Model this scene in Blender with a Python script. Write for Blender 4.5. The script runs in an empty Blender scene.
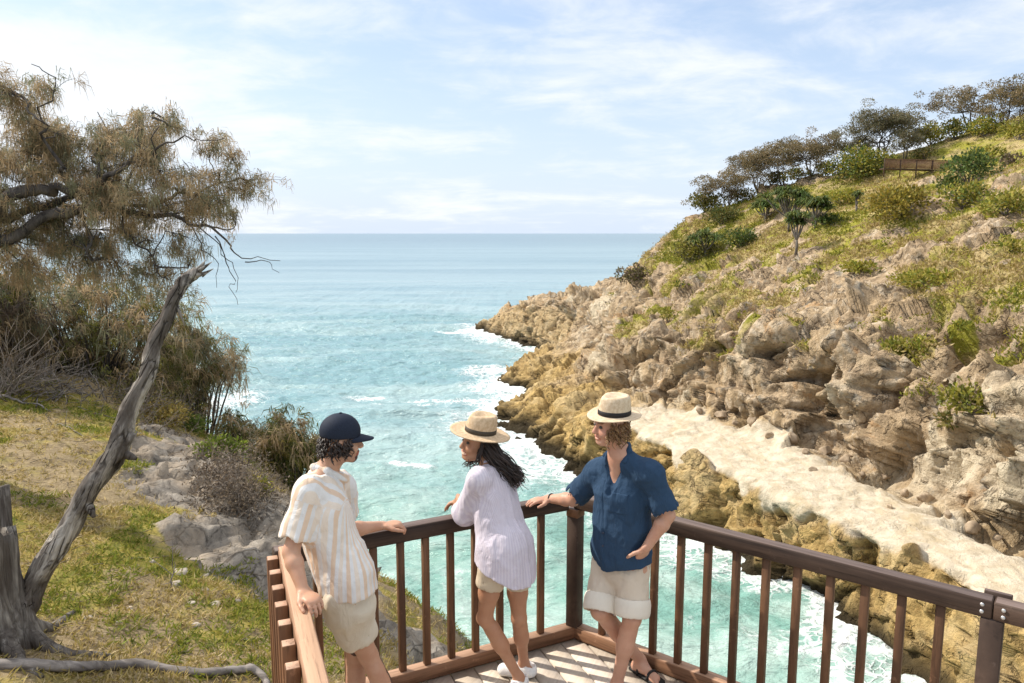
import bpy, math, random
import numpy as np
from mathutils import Vector, Matrix, kdtree
from mathutils.bvhtree import BVHTree

random.seed(7); RNG = np.random.default_rng(11)
SC = bpy.context.scene
COL = SC.collection
PITCH = math.radians(8.1); FPX = 760.0; CAMZ = 2.83
CP, SP = math.cos(PITCH), math.sin(PITCH)
SEA = -18.0

# ---------------------------------------------------------------- survey helpers
def J(px, py, Y):
    """world point seen at photo pixel (px,py) at ground distance Y"""
    r = (341.5-py)/FPX
    zr = (r*Y*CP - Y*SP)/(CP + r*SP)
    d = Y*CP - zr*SP
    return np.array([(px-512)/FPX*d, Y, zr+CAMZ])
def ray(px, py):
    r = (341.5-py)/FPX; k = (px-512)/FPX
    v = Vector((k, CP + r*SP, -SP + r*CP)); v.normalize(); return v
CAM = Vector((0, 0, CAMZ))
def nrm(v):
    v = np.asarray(v, float); return v/np.linalg.norm(v)
def sstep(a, b, x):
    t = np.clip((x-a)/(b-a), 0, 1); return t*t*(3-2*t)

# ---------------------------------------------------------------- noise
def _hash(ix, iy, iz, seed):
    h = (ix.astype(np.uint32)*np.uint32(374761393) + iy.astype(np.uint32)*np.uint32(668265263)
         + iz.astype(np.uint32)*np.uint32(2147483647) + np.uint32((seed*1274126177) & 0xffffffff))
    h = (h ^ (h >> np.uint32(13)))*np.uint32(1274126177)
    h = (h ^ (h >> np.uint32(15)))*np.uint32(2246822519)
    h = h ^ (h >> np.uint32(16))
    return h.astype(np.float32)/np.float32(4294967295.0)
def vnoise(p, seed=0):
    p = np.asarray(p, np.float32)
    i = np.floor(p).astype(np.int32); f = p-i
    f = f*f*f*(f*(f*6-15)+10)
    r = 0
    for dx in (0, 1):
        wx = f[..., 0] if dx else 1-f[..., 0]
        for dy in (0, 1):
            wy = f[..., 1] if dy else 1-f[..., 1]
            for dz in (0, 1):
                wz = f[..., 2] if dz else 1-f[..., 2]
                r = r + wx*wy*wz*_hash(i[..., 0]+dx, i[..., 1]+dy, i[..., 2]+dz, seed)
    return r
_R = np.array([[.36, .48, -.8], [-.8, .6, 0], [.48, .64, .6]], np.float32)
def fbm(p, o=4, seed=0, gain=.5):
    p = np.asarray(p, np.float32); a = 1; s = 0; n = 0
    for k in range(o):
        s = s + a*vnoise(p, seed+k); n += a; a *= gain; p = (p @ _R.T)*2.03+17.3
    return s/n
def ridged(p, o=4, seed=0, gain=.5):
    p = np.asarray(p, np.float32); a = 1; s = 0; n = 0
    for k in range(o):
        s = s + a*(1-np.abs(2*vnoise(p, seed+k)-1)); n += a; a *= gain; p = (p @ _R.T)*2.07+9.1
    return s/n
def worley(p, seed=0):
    p = np.asarray(p, np.float32)
    i = np.floor(p).astype(np.int32)
    f1 = np.full(p.shape[:-1], 9., np.float32); f2 = f1.copy(); cid = f1*0
    for dx in (-1, 0, 1):
        for dy in (-1, 0, 1):
            for dz in (-1, 0, 1):
                c = i+np.array([dx, dy, dz], np.int32)
                h = [_hash(c[..., 0], c[..., 1], c[..., 2], seed+s) for s in (1, 2, 3)]
                d = np.sqrt(sum((c[..., a]+h[a]-p[..., a])**2 for a in range(3)))
                m = d < f1
                f2 = np.where(m, f1, np.minimum(f2, d)); cid = np.where(m, h[0], cid); f1 = np.where(m, d, f1)
    return f1, f2, cid
def facets(p, seed=0, off=.7, tilt=.9):
    """broken rock: every cell gets its own step and its own tilted face"""
    p = np.asarray(p, np.float32); i = np.floor(p).astype(np.int32)
    f1 = np.full(p.shape[:-1], 9., np.float32); f2 = f1.copy(); D = f1*0
    for dx in (-1, 0, 1):
        for dy in (-1, 0, 1):
            for dz in (-1, 0, 1):
                c = i+np.array([dx, dy, dz], np.int32); h = [_hash(c[..., 0], c[..., 1], c[..., 2], seed+s) for s in range(1, 8)]
                q = [p[..., a]-(c[..., a]+h[a]) for a in range(3)]; d = np.sqrt(q[0]**2+q[1]**2+q[2]**2)
                v = (h[3]-.5)*off+tilt*sum(q[a]*(h[4+a]-.5) for a in range(3))
                m = d < f1; f2 = np.where(m, f1, np.minimum(f2, d)); D = np.where(m, v, D); f1 = np.where(m, d, f1)
    return D, f2-f1

# ---------------------------------------------------------------- mesh builders
class MB:
    """collects vertices and faces, builds ONE mesh object"""
    def __init__(s): s.v = []; s.f = []; s.n = 0; s.c = []
    def add(s, v, f, c=None):
        v = np.asarray(v, float).reshape(-1, 3); f = np.asarray(f)
        s.v.append(v); s.f.append(f+s.n); s.n += len(v)
        if c is not None:
            c = np.asarray(c, float)
            s.c.append(np.tile(c, (len(v), 1)) if c.ndim == 1 else c)
        return s
    def box(s, c, ax, ay, az, hx, hy, hz, bev=.004):
        """chamfered oriented box (24 vertices)"""
        c = np.asarray(c, float); A = np.array([nrm(ax), nrm(ay), nrm(az)]); H = np.array([hx, hy, hz]); b = min(bev, .45*min(H))
        vs = []; idx = {}
        for sx in (-1, 1):
            for sy in (-1, 1):
                for sz in (-1, 1):
                    S = np.array([sx, sy, sz])
                    for k in range(3):
                        q = S*(H-b); q[k] = S[k]*H[k]
                        idx[(sx, sy, sz, k)] = len(vs); vs.append(c+q@A)
        fs4 = []; fs3 = []
        for k in range(3):
            a, b2 = (k+1) % 3, (k+2) % 3
            for sg in (-1, 1):
                q = []
                for (u, w) in ((-1, -1), (1, -1), (1, 1), (-1, 1)):
                    S = [0, 0, 0]; S[k] = sg; S[a] = u; S[b2] = w; q.append(idx[(*S, k)])
                fs4.append(q if sg > 0 else q[::-1])
            for u in (-1, 1):
                for w in (-1, 1):
                    S0 = [0, 0, 0]; S0[a] = u; S0[b2] = w
                    lo = S0[:]; lo[k] = -1; hi = S0[:]; hi[k] = 1
                    q = [idx[(*lo, a)], idx[(*hi, a)], idx[(*hi, b2)], idx[(*lo, b2)]]
                    fs4.append(q if u*w < 0 else q[::-1])
        for sx in (-1, 1):
            for sy in (-1, 1):
                for sz in (-1, 1):
                    q = [idx[(sx, sy, sz, k)] for k in range(3)]
                    fs3.append(q if sx*sy*sz > 0 else q[::-1])
        n0 = s.n
        s.v.append(np.array(vs)); s.f.append(np.array(fs4)+n0); s.f.append(np.array(fs3)+n0); s.n += 24
        return s
    def bar(s, a, b, w, h, up=(0, 0, 1), bev=.004):
        a = np.asarray(a, float); b = np.asarray(b, float); d = nrm(b-a); u = np.asarray(up, float); u = nrm(u-d*(u@d)); l = np.cross(u, d)
        return s.box((a+b)/2, d, l, u, np.linalg.norm(b-a)/2, w/2, h/2, bev)
    def tube(s, pts, rad, sides=8, rough=0, seed=0, c=None, freq=6):
        pts = np.asarray(pts, float); n = len(pts); rad = np.broadcast_to(np.asarray(rad, float), (n,))
        T = np.gradient(pts, axis=0); T /= np.linalg.norm(T, axis=1)[:, None]+1e-9
        ref = np.array([0, 0, 1.]) if abs(T[:, 2]).mean() < .9 else np.array([1., 0, 0])
        U = np.cross(T, ref); U /= np.linalg.norm(U, axis=1)[:, None]+1e-9; W = np.cross(T, U)
        th = np.arange(sides)*2*math.pi/sides
        R = rad[:, None]*np.ones(sides)
        if rough:
            q = np.stack([np.cos(th)[None, :]*2+0*R, np.sin(th)[None, :]*2+0*R, np.linspace(0, n*.5, n)[:, None]+0*R], -1)
            R = R*(1+rough*(2*fbm(q*freq/6, 3, seed)-1))
        v = pts[:, None, :]+R[..., None]*(np.cos(th)[None, :, None]*U[:, None, :]+np.sin(th)[None, :, None]*W[:, None, :])
        i = np.arange(n-1)[:, None]*sides; j = np.arange(sides)[None, :]; k = (j+1) % sides
        f = np.stack([i+j, i+k, i+sides+k, i+sides+j], -1).reshape(-1, 4)
        v = np.concatenate([v.reshape(-1, 3), pts[:1], pts[-1:]])
        m = n*sides; jj = np.arange(sides); kk = (jj+1) % sides
        caps = np.concatenate([np.stack([kk, jj, jj*0+m], -1), np.stack([(n-1)*sides+jj, (n-1)*sides+kk, jj*0+m+1], -1)])
        n0 = s.n; s.add(v, f, c); s.f.append(caps+n0)
        return s
    def build(s, name, mat, parent=None, smooth=False, attrs=None):
        V = np.concatenate(s.v) if s.v else np.zeros((0, 3))
        cols = np.concatenate(s.c) if s.c else None
        return mk(name, V, s.f, mat, parent, smooth, attrs, cols)

def mk(name, V, F, mat, parent=None, smooth=False, attrs=None, cols=None):
    me = bpy.data.meshes.new(name)
    if not isinstance(F, (list, tuple)): F = [F]
    F = [np.asarray(f, np.int32) for f in F if len(f)]
    V = np.asarray(V, np.float32)
    loops = np.concatenate([f.ravel() for f in F]); sizes = np.concatenate([np.full(len(f), f.shape[1], np.int32) for f in F])
    me.vertices.add(len(V)); me.vertices.foreach_set('co', V.ravel())
    me.loops.add(len(loops)); me.loops.foreach_set('vertex_index', loops)
    me.polygons.add(len(sizes)); st = np.zeros(len(sizes), np.int32); st[1:] = np.cumsum(sizes)[:-1]
    me.polygons.foreach_set('loop_start', st)
    me.update(calc_edges=True); me.validate()
    if smooth: me.polygons.foreach_set('use_smooth', np.ones(len(me.polygons), bool))
    for k, a in (attrs or {}).items():
        a = np.asarray(a, np.float32)
        if a.ndim == 1:
            at = me.attributes.new(k, 'FLOAT', 'POINT'); at.data.foreach_set('value', a)
        else:
            at = me.attributes.new(k, 'FLOAT_VECTOR', 'POINT'); at.data.foreach_set('vector', a.ravel())
    if cols is not None:
        at = me.attributes.new('Col', 'FLOAT_COLOR', 'POINT')
        at.data.foreach_set('color', np.concatenate([cols[:, :3], np.ones((len(cols), 1))], 1).astype(np.float32).ravel())
    if mat is not None: me.materials.append(mat)
    o = bpy.data.objects.new(name, me); COL.objects.link(o)
    if parent is not None:
        o.parent = parent; o.matrix_parent_inverse = Matrix.Translation(-parent.location) if parent.type == 'EMPTY' and not parent.parent else Matrix()
    return o
def tag(o, label=None, cat=None, group=None, kind=None):
    for k, v in (('label', label), ('category', cat), ('group', group), ('kind', kind)):
        if v: o[k] = v
    return o
def thing(name, label, cat, loc=(0, 0, 0), group=None):
    o = bpy.data.objects.new(name, None); COL.objects.link(o); o.location = Vector([float(x) for x in loc]); o.empty_display_size = .2
    return tag(o, label, cat, group)

# ---------------------------------------------------------------- materials
class NT:
    def __init__(s, name):
        s.m = bpy.data.materials.new(name); s.m.use_nodes = True; s.t = s.m.node_tree; s.t.nodes.clear()
        s.out = s.n('ShaderNodeOutputMaterial')
    def n(s, typ, **kw):
        x = s.t.nodes.new(typ)
        for k, v in kw.items(): setattr(x, k, v)
        return x
    def l(s, a, b): s.t.links.new(a, b)
    def put(s, sock, v):
        if isinstance(v, bpy.types.NodeSocket): s.l(v, sock)
        elif isinstance(v, (tuple, list)) and len(v) == 3 and sock.type == 'RGBA': sock.default_value = (*v, 1)
        else: sock.default_value = v
    def coord(s, which='Object', scale=(1, 1, 1), rot=(0, 0, 0)):
        c = s.n('ShaderNodeTexCoord'); m = s.n('ShaderNodeMapping'); s.l(c.outputs[which], m.inputs[0])
        m.inputs['Scale'].default_value = scale; m.inputs['Rotation'].default_value = rot; return m.outputs[0]
    def noise(s, vec, scale, detail=4, rough=.55, dist=0):
        x = s.n('ShaderNodeTexNoise'); s.l(vec, x.inputs['Vector']); x.inputs['Scale'].default_value = scale
        x.inputs['Detail'].default_value = detail; x.inputs['Roughness'].default_value = rough; x.inputs['Distortion'].default_value = dist
        return x.outputs['Fac']
    def voro(s, vec, scale, feature='F1', out='Distance', rnd=1):
        x = s.n('ShaderNodeTexVoronoi', feature=feature); s.l(vec, x.inputs['Vector']); x.inputs['Scale'].default_value = scale
        x.inputs['Randomness'].default_value = rnd; return x.outputs[out]
    def ramp(s, fac, stops, interp='LINEAR'):
        x = s.n('ShaderNodeValToRGB'); s.l(fac, x.inputs[0]); e = x.color_ramp; e.interpolation = interp
        while len(e.elements) < len(stops): e.elements.new(.5)
        for el, (p, c) in zip(e.elements, stops):
            el.position = p; el.color = (*c, 1) if isinstance(c, (tuple, list)) else (c, c, c, 1)
        return x.outputs[0]
    def mix(s, fac, a, b, mode='MIX'):
        x = s.n('ShaderNodeMix', data_type='RGBA', blend_type=mode)
        s.put(x.inputs[0], fac); s.put(x.inputs[6], a); s.put(x.inputs[7], b); return x.outputs[2]
    def math(s, op, a, b=0., clamp=False):
        x = s.n('ShaderNodeMath', operation=op, use_clamp=clamp); s.put(x.inputs[0], a); s.put(x.inputs[1], b); return x.outputs[0]
    def mapr(s, v, a, b, c=0., d=1.):
        x = s.n('ShaderNodeMapRange', interpolation_type='SMOOTHSTEP'); s.put(x.inputs[0], v)
        for i, q in enumerate((a, b, c, d)): x.inputs[i+1].default_value = q
        return x.outputs[0]
    def attr(s, name, out='Fac'):
        x = s.n('ShaderNodeAttribute'); x.attribute_name = name; return x.outputs[out]
    def bump(s, h, strength=.5, dist=.01, nrmin=None):
        x = s.n('ShaderNodeBump'); s.l(h, x.inputs['Height']); x.inputs['Strength'].default_value = strength; x.inputs['Distance'].default_value = dist
        if nrmin is not None: s.l(nrmin, x.inputs['Normal'])
        return x.outputs[0]
    def pbr(s, col, rough=.7, spec=.3, normal=None, **kw):
        b = s.n('ShaderNodeBsdfPrincipled'); s.put(b.inputs['Base Color'], col); s.put(b.inputs['Roughness'], rough)
        b.inputs['Specular IOR Level'].default_value = spec
        if normal is not None: s.l(normal, b.inputs['Normal'])
        for k, v in kw.items(): s.put(b.inputs[k], v)
        return b.outputs[0]
    def done(s, sh): s.l(sh, s.out.inputs['Surface']); return s.m

def mat_wood(name, dark, light, axis_scale, top=None, rough=.6, gscale=1.0, along=None):
    t = NT(name); v = t.coord('Object', axis_scale)
    if along is not None:
        r = t.coord('Object', (1, 1, 1), (0, 0, -math.atan2(along[1], along[0]))); mp = t.n('ShaderNodeMapping'); t.l(r, mp.inputs[0]); mp.inputs['Scale'].default_value = (.09, 2.2, 2.2); v = mp.outputs[0]
    g = t.noise(v, 9*gscale, 6, .6, .6); big = t.noise(t.coord('Object'), 3.2, 3)
    c = t.mix(t.ramp(g, [(.3, 0.), (.72, 1.)]), dark, light)
    c = t.mix(t.mapr(big, .35, .7, 0, .35), c, [x*.55 for x in dark])
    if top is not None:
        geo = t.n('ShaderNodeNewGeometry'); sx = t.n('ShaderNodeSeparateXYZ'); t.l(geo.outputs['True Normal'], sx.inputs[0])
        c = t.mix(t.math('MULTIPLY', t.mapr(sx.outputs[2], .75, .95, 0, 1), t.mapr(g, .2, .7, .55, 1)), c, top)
    fine = t.noise(v, 34*gscale, 5, .7, .3); c = t.mix(t.mapr(fine, .52, .68, 0, .55), c, [x*.45 for x in dark]); sc = t.noise(t.coord('Object'), 13, 5, .7); c = t.mix(t.mapr(sc, .60, .72, 0, .35), c, [min(1, x*1.5+.03) for x in light])
    return t.done(t.pbr(c, rough, .25, t.bump(t.math('ADD', g, fine), .5, .004)))
def mat_leaf(name, var=.25, trans=.35, rough=.55):
    """leaf colour comes from each leaf's own Col attribute"""
    t = NT(name); c = t.attr('Col', 'Color')
    n = t.noise(t.coord('Object'), 1.3, 3); c2 = t.mix(t.mapr(n, .3, .7, 0, var), c, (.16, .12, .04))
    d = t.pbr(c2, rough, .25); tr = t.n('ShaderNodeBsdfTranslucent'); t.l(c2, tr.inputs[0])
    x = t.n('ShaderNodeMixShader'); x.inputs[0].default_value = trans; t.l(d, x.inputs[1]); t.l(tr.outputs[0], x.inputs[2])
    return t.done(x.outputs[0])
def mat_bark(name, dark, light, scale=8, stretch=(1, 1, .18)):
    t = NT(name); v = t.coord('Object', stretch); n = t.noise(v, scale, 6, .65, .8); n2 = t.noise(t.coord('Object'), 2.2, 3)
    c = t.mix(t.ramp(n, [(.32, 0.), (.66, 1.)]), dark, light); c = t.mix(t.mapr(n2, .4, .65, 0, .5), c, dark)
    return t.done(t.pbr(c, .85, .15, t.bump(n, .7, .012)))
def mat_plain(name, col, rough=.6, spec=.3, nscale=20, var=.12, bump=.0, metallic=0):
    t = NT(name); n = t.noise(t.coord('Object'), nscale, 4)
    c = t.mix(t.mapr(n, .3, .7, 0, 1), [x*(1-var) for x in col], [min(1, x*(1+var)) for x in col])
    return t.done(t.pbr(c, rough, spec, t.bump(n, bump, .003) if bump else None, Metallic=metallic))
# ================================================================ HEADLAND ACROSS THE COVE
# cross profiles: Y : (waterline x) then (x, height above the sea) of bank top, ledge back, cliff middle, cliff top, mid slope, ridge, behind
PROF = {
 6:   [(21,0),(21.8,5),(29,6),(33,13),(38,18),(50,25),(75,35),(105,32)],
 30:  [(20,0),(20.9,5),(27,5.5),(29,12.3),(34.5,16.5),(45,22),(72,36),(105,34)],
 36:  [(18.6,0),(19.6,5),(25.5,5.5),(27.6,12.3),(33,16.5),(44,22),(71,36),(105,34)],
 43:  [(15.9,0),(17,5),(24.8,5.5),(27,12.5),(32.4,16.5),(43,21.6),(70,36.5),(105,34)],
 50:  [(12.9,0),(14.2,5),(23.8,5.6),(26,12.5),(31.5,16.3),(42,21.3),(70,36),(105,34)],
 60:  [(8.3,0),(10.8,4.8),(19.3,5.6),(21.7,12.4),(30.5,15.7),(40,22),(67,35),(105,34)],
 70:  [(4.3,0),(7.2,4.2),(13,5.5),(15.8,11.4),(26.5,15),(37,21.5),(65,33.5),(105,34)],
 78:  [(1.5,0),(5,3.3),(10,4.9),(12.8,10.2),(25,15.6),(37,22.6),(60,31),(100,34)],
 85:  [(-1.2,0),(3,2.6),(8,4.2),(11.2,9),(24,16),(37.6,23.0),(57,28.3),(98,44)],
 92:  [(-1,0),(4,2.2),(9.5,5),(13,11),(24.5,17),(35,23),(54,28.5),(95,46)],
 100:  [(1.5,0),(5.7,2.6),(11.6,6.8),(15.2,12.4),(25,18),(33,22.9),(51,28.6),(92,46.5)],
 110:  [(3.2,0),(7,3.8),(12,8),(15.6,12.6),(23.5,18),(30.5,23.8),(42,28.2),(90,43)],
 118: [(5.6,0),(8,3),(12,7),(16,10.5),(21,18),(27,23),(38,26.5),(88,37)],
 127: [(4.4,0),(7.5,3),(11,7.3),(15.5,11),(20.5,15),(26,18),(38,20.5),(85,24)],
 138: [(2.2,0),(4.6,4.2),(8,8.5),(13.5,11.3),(20,12.6),(27,13.5),(38,14),(80,15)],
 150: [(-1,0),(1,4),(4,8),(8,9.6),(14,9.5),(24,9),(38,8),(75,6)],
 160: [(-6,0),(-3.8,2.2),(-1,4.8),(3,6.4),(9,5.4),(20,4),(36,2),(70,-1)],
 167: [(-7.4,0),(-5.2,1.5),(-2,3),(2,3.4),(7,2),(18,.5),(34,-1),(65,-3)],
 175: [(-5,-2),(-3,-1.4),(0,-1),(4,-1),(9,-1.5),(18,-2),(34,-3),(65,-4)],
 184: [(-5,-4),(-3,-4),(0,-4),(4,-4),(9,-4),(18,-4),(34,-4),(65,-4)],
}
def build_headland():
    Ys = np.array(sorted(PROF)); P = np.array([[(PROF[y][0][0]-5, -4.5)]+PROF[y] for y in Ys], float)   # S x 9 x 2
    ys = np.concatenate([np.arange(6, 34, .5), np.arange(34, 75, .16), np.arange(75, 125, .22), np.arange(125, 184.1, .32)])
    seg = [10, 58, 56, 104, 104, 92, 80, 20]
    vs = np.concatenate([np.arange(n)/n+k for k, n in enumerate(seg)]+[[8.]])
    A = np.stack([[np.interp(ys, Ys, P[:, k, c]) for c in (0, 1)] for k in range(9)], 0)   # 9 x 2 x U
    dW = np.interp(ys, (84, 89, 94, 98, 104, 108, 113, 120, 127, 138, 150), (0, -.6, 3.4, 3.0, -5.2, -4.6, 2.6, 3.2, 3.4, 2.6, 0))
    for kk, ww in ((0, 1), (1, 1), (2, .75), (3, .25)): A[kk, 0] += ww*dW
    k = np.clip(vs.astype(int), 0, 7); t = (vs-k)[:, None, None]
    G = A[k]*(1-t)+A[k+1]*t                                    # V x 2 x U
    def blur(a, s, ax):
        r = int(3*s); w = np.exp(-.5*(np.arange(-r, r+1)/s)**2); w /= w.sum()
        pad = [(0, 0)]*a.ndim; pad[ax] = (r, r); a = np.pad(a, pad, mode='edge')
        return np.apply_along_axis(lambda x: np.convolve(x, w, 'valid'), ax, a)
    G = blur(blur(G, 7, 2), 3.2, 0)
    X = G[:, 0]; Z = G[:, 1]; Y = np.broadcast_to(ys, X.shape); Q = np.broadcast_to(vs[:, None], X.shape)
    B = np.stack([X, Y, Z], -1)
    # large scale wobble of the coast line
    w = fbm(np.stack([X*.05, Y*.13, Z*0], -1), 3, 5)-.5
    B[..., 0] += w*3.0*np.exp(-np.abs(Q-1.6))
    du = np.gradient(B, axis=1); dv = np.gradient(B, axis=0); N = np.cross(du, dv); N /= np.linalg.norm(N, axis=-1)[..., None]+1e-9
    if N[..., 2].mean() < 0: N = -N
    flat = B.reshape(-1, 3).astype(np.float32); q = Q.ravel(); n = N.reshape(-1, 3).copy()
    m1 = fbm(flat/9, 3, 21)-.5; m2 = fbm(flat/3.2, 3, 31)-.5; m3 = fbm(flat/1.2, 2, 41)-.5
    qq = q+1.1*m1+.8*m2+.3*m3
    yy = flat[:, 1]; zz = flat[:, 2]
    ledge = sstep(1.86, 2.10, q+.65*m2+.3*m3)*(1-sstep(2.72, 2.95, q+.5*m2+.35*m1))*(1-sstep(63, 72, yy+6*m1))
    low = (1-ledge)*(1-sstep(2.2, 3.3, qq))
    cliff = sstep(2.6, 3.2, q)*(1-sstep(4.3, 4.95, qq))
    cape = sstep(112, 126, yy+12*m1-1.2*(zz-15))
    slope = sstep(4.25, 4.9, qq)*(1-cape)
    outc = sstep(.56, .66, fbm(flat/np.array([9, 9, 4]), 4, 71))*slope          # rock outcrops on the grass
    veg = np.clip(slope*sstep(.36, .50, fbm(flat/6, 4, 81)+.12*(qq-5.0))-outc, 0, 1)
    veg = np.maximum(veg, .9*sstep(.60, .67, fbm(flat/3.4, 3, 83))*sstep(3.5, 4.2, q)*(1-cape))
    # ---- rock relief
    wv = np.stack([fbm(flat/4, 3, s)-.5 for s in (101, 111, 121)], -1)
    p = flat+.95*wv
    tilt = np.array([[.92, 0, -.38], [0, 1, 0], [.38, 0, .92]], np.float32)
    pr = p@tilt
    A1, e1 = facets(pr/np.array([5.0, 4.0, 8.5]), 5, .7, 1.5); A2, e2 = facets(pr/np.array([1.9, 1.5, 3.2])+3.3, 9, .7, 1.5); A3, e3 = facets(pr/np.array([.85, .75, 1.0])+7.1, 13, .8, 1.4)
    gul = ridged(np.stack([flat[:, 1]/7.5+.10*flat[:, 2]+.6*wv[:, 0], flat[:, 2]/26, flat[:, 0]*0+2.2], -1), 3, 17)          # gullies and buttresses running down the face
    gash = sstep(.80, .93, ridged(np.stack([pr[:, 1]/5.2+.16*pr[:, 2], pr[:, 2]/11, pr[:, 0]/9], -1), 2, 19))               # deep dark clefts
    rl = (ridged(p/8, 4, 7)-.55)*2.6; rf = (fbm(p/.55, 3, 9)-.5)*.34
    st = pr[:, 2]/2.1+fbm(p/7, 2, 77)*2.0; st = st-np.floor(st); strata = (np.minimum(st*1.2, (1-st)*6)-.5)*1.0
    D_rock = rl*.6-(gul-.55)*3.4+A1*2.3+A2*.60+A3*.22+strata*.95+rf*.5-gash*2.1-.12*(1-sstep(0, .03, e1))
    D_low = .35*rl+A1*1.6+A2*.95+A3*.4+rf*.8-gash*.9-.10*(1-sstep(0, .04, e2))
    D = cliff*D_rock+low*D_low*.9+ledge*((fbm(flat/np.array([2.5, 4, 2]), 4, 55)-.5)*.32+rf*.08+A2*.14+A1*.10+A3*.07)
    D += cape*(1-cliff)*(1-low)*(D_rock*.75)
    D += slope*((fbm(flat/5, 4, 66)-.5)*1.5+(fbm(flat/.9, 3, 67)-.5)*.35)+outc*(A1*.9+A2*.7+A3*.35+.35)
    D *= sstep(.4, 1.1, q)*.65+.35
    D *= 1-.75*sstep(6.9, 7.6, q)
    V = flat+n*D[:, None]
    V[:, 2] += SEA
    nu = len(ys); i, j = np.meshgrid(np.arange(len(vs)-1), np.arange(nu-1), indexing='ij'); a = (i*nu+j).ravel()
    F = np.stack([a, a+nu, a+nu+1, a+1], -1)
    # ---- what the surface is made of
    gold = np.clip(low*(1-sstep(4.5, 8.5, zz+4*m1))*(1-.55*sstep(95, 125, yy)), 0, 1)
    wet = 1-sstep(.35, 1.9, V[:, 2]-SEA+1.2*m2)
    pale = np.clip(sstep(.53, .64, fbm(flat/np.array([3.5, 3.5, 5]), 4, 91))*cliff, 0, 1)*(1-sstep(3.4, 4.6, q))
    o = mk('headland', V, F, mat_headland(), None, False, dict(ledge=ledge, gold=gold, veg=veg, wet=wet, pale=pale))
    tag(o, 'rocky headland across the cove with pale ledge above the water and grassy hillside', 'headland', kind='structure')
    return o, V, F, dict(veg=veg, q=q, ledge=ledge)

def mat_headland():
    t = NT('headland rock and grass'); P = t.coord('Object')
    n1 = t.noise(P, .22, 6, .6, .4); n2 = t.noise(P, 1.1, 6, .65, .5); n3 = t.noise(P, 4.5, 5, .7); v1 = t.noise(t.coord('Object', (1, 1, .35)), .75, 5, .6, 1.2)
    rock = t.mix(t.ramp(n2, [(.30, 0.), (.62, 1.)]), (.135, .092, .056), (.56, .42, .27))
    rock = t.mix(t.mapr(n1, .42, .62, 0, .65), rock, (.50, .365, .215))
    rock = t.mix(t.mapr(v1, .52, .66, 0, .7), rock, (.66, .55, .41))
    rock = t.mix(t.mapr(t.noise(P, .5, 5, .6, .3), .60, .68, 0, .5), rock, (.46, .25, .10))     # rust streaks
    rock = t.mix(t.mapr(t.noise(P, .65, 4, .6, .5), .56, .70, 0, .55), rock, (.25, .26, .24))    # grey-green lichen
    rock = t.mix(t.math('MULTIPLY', t.attr('pale'), t.mapr(n2, .3, .6, .35, .95)), rock, (.68, .58, .42))
    gold = t.mix(t.ramp(n2, [(.32, 0.), (.62, 1.)]), (.22, .14, .05), (.62, .43, .175))
    gold = t.mix(t.mapr(n3, .5, .68, 0, .5), gold, (.30, .23, .09))
    gold = t.mix(t.mapr(n1, .48, .62, 0, .6), gold, (.60, .46, .25))
    # cracks and pits
    wp = t.n('ShaderNodeTexNoise'); t.l(P, wp.inputs['Vector']); wp.inputs['Scale'].default_value = .9; wp.inputs['Detail'].default_value = 4
    wv = t.n('ShaderNodeVectorMath', operation='MULTIPLY_ADD'); t.l(wp.outputs['Color'], wv.inputs[0]); wv.inputs[1].default_value = (1.6, 1.6, 1.6); t.l(P, wv.inputs[2])
    e1 = t.voro(wv.outputs[0], .55, 'DISTANCE_TO_EDGE'); e2 = t.voro(wv.outputs[0], 1.7, 'DISTANCE_TO_EDGE')
    ck = t.math('MAXIMUM', t.mapr(e1, 0, .055, 1, 0), t.math('MULTIPLY', t.mapr(e2, 0, .09, 1, 0), .7))
    ck = t.math('MULTIPLY', ck, t.mapr(t.noise(P, .8, 4, .6), .48, .62))
    c = t.mix(t.attr('gold'), rock, gold)
    ck = t.math('MULTIPLY', ck, t.math('SUBTRACT', 1., t.math('MULTIPLY', t.attr('ledge'), .55)))
    c = t.mix(t.math('MULTIPLY', ck, .65), c, (.055, .038, .026))
    sand = t.mix(t.mapr(n2, .35, .65), (.46, .385, .275), (.62, .54, .42))
    sand = t.mix(t.mapr(t.noise(t.coord('Object', (1, .16, 1)), 1.3, 6, .65, .6), .50, .66, 0, .75), sand, (.52, .42, .285))
    sand = t.mix(t.mapr(n3, .58, .72, 0, .6), sand, (.36, .28, .18))
    sand = t.mix(t.mapr(n1, .55, .68, 0, .6), sand, (.46, .35, .20))
    c = t.mix(t.mapr(t.attr('ledge'), .25, .75), c, sand)
    g1 = t.mix(t.mapr(t.noise(P, .35, 5, .65), .38, .60), (.50, .385, .19), (.32, .305, .04))
    g1 = t.mix(t.mapr(n2, .5, .68, 0, .6), g1, (.16, .16, .026)); g1 = t.mix(t.mapr(n3, .55, .7, 0, .75), g1, (.50, .38, .215))
    c = t.mix(t.mapr(t.math('ADD', t.attr('veg'), t.math('MULTIPLY', t.math('SUBTRACT', n2, .5), .9)), .3, .62), c, g1)
    c = t.mix(t.attr('wet'), c, (.045, .034, .018))
    hb = t.math('SUBTRACT', t.math('ADD', t.math('MULTIPLY', n2, 1.0), t.math('MULTIPLY', n3, .75)), t.math('MULTIPLY', ck, .5))
    b = t.n('ShaderNodeBump'); t.l(hb, b.inputs['Height']); b.inputs['Distance'].default_value = .34; t.l(t.math('SUBTRACT', 1., t.math('MULTIPLY', t.attr('ledge'), .45)), b.inputs['Strength'])
    return t.done(t.pbr(c, .9, .15, b.outputs[0]))

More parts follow.
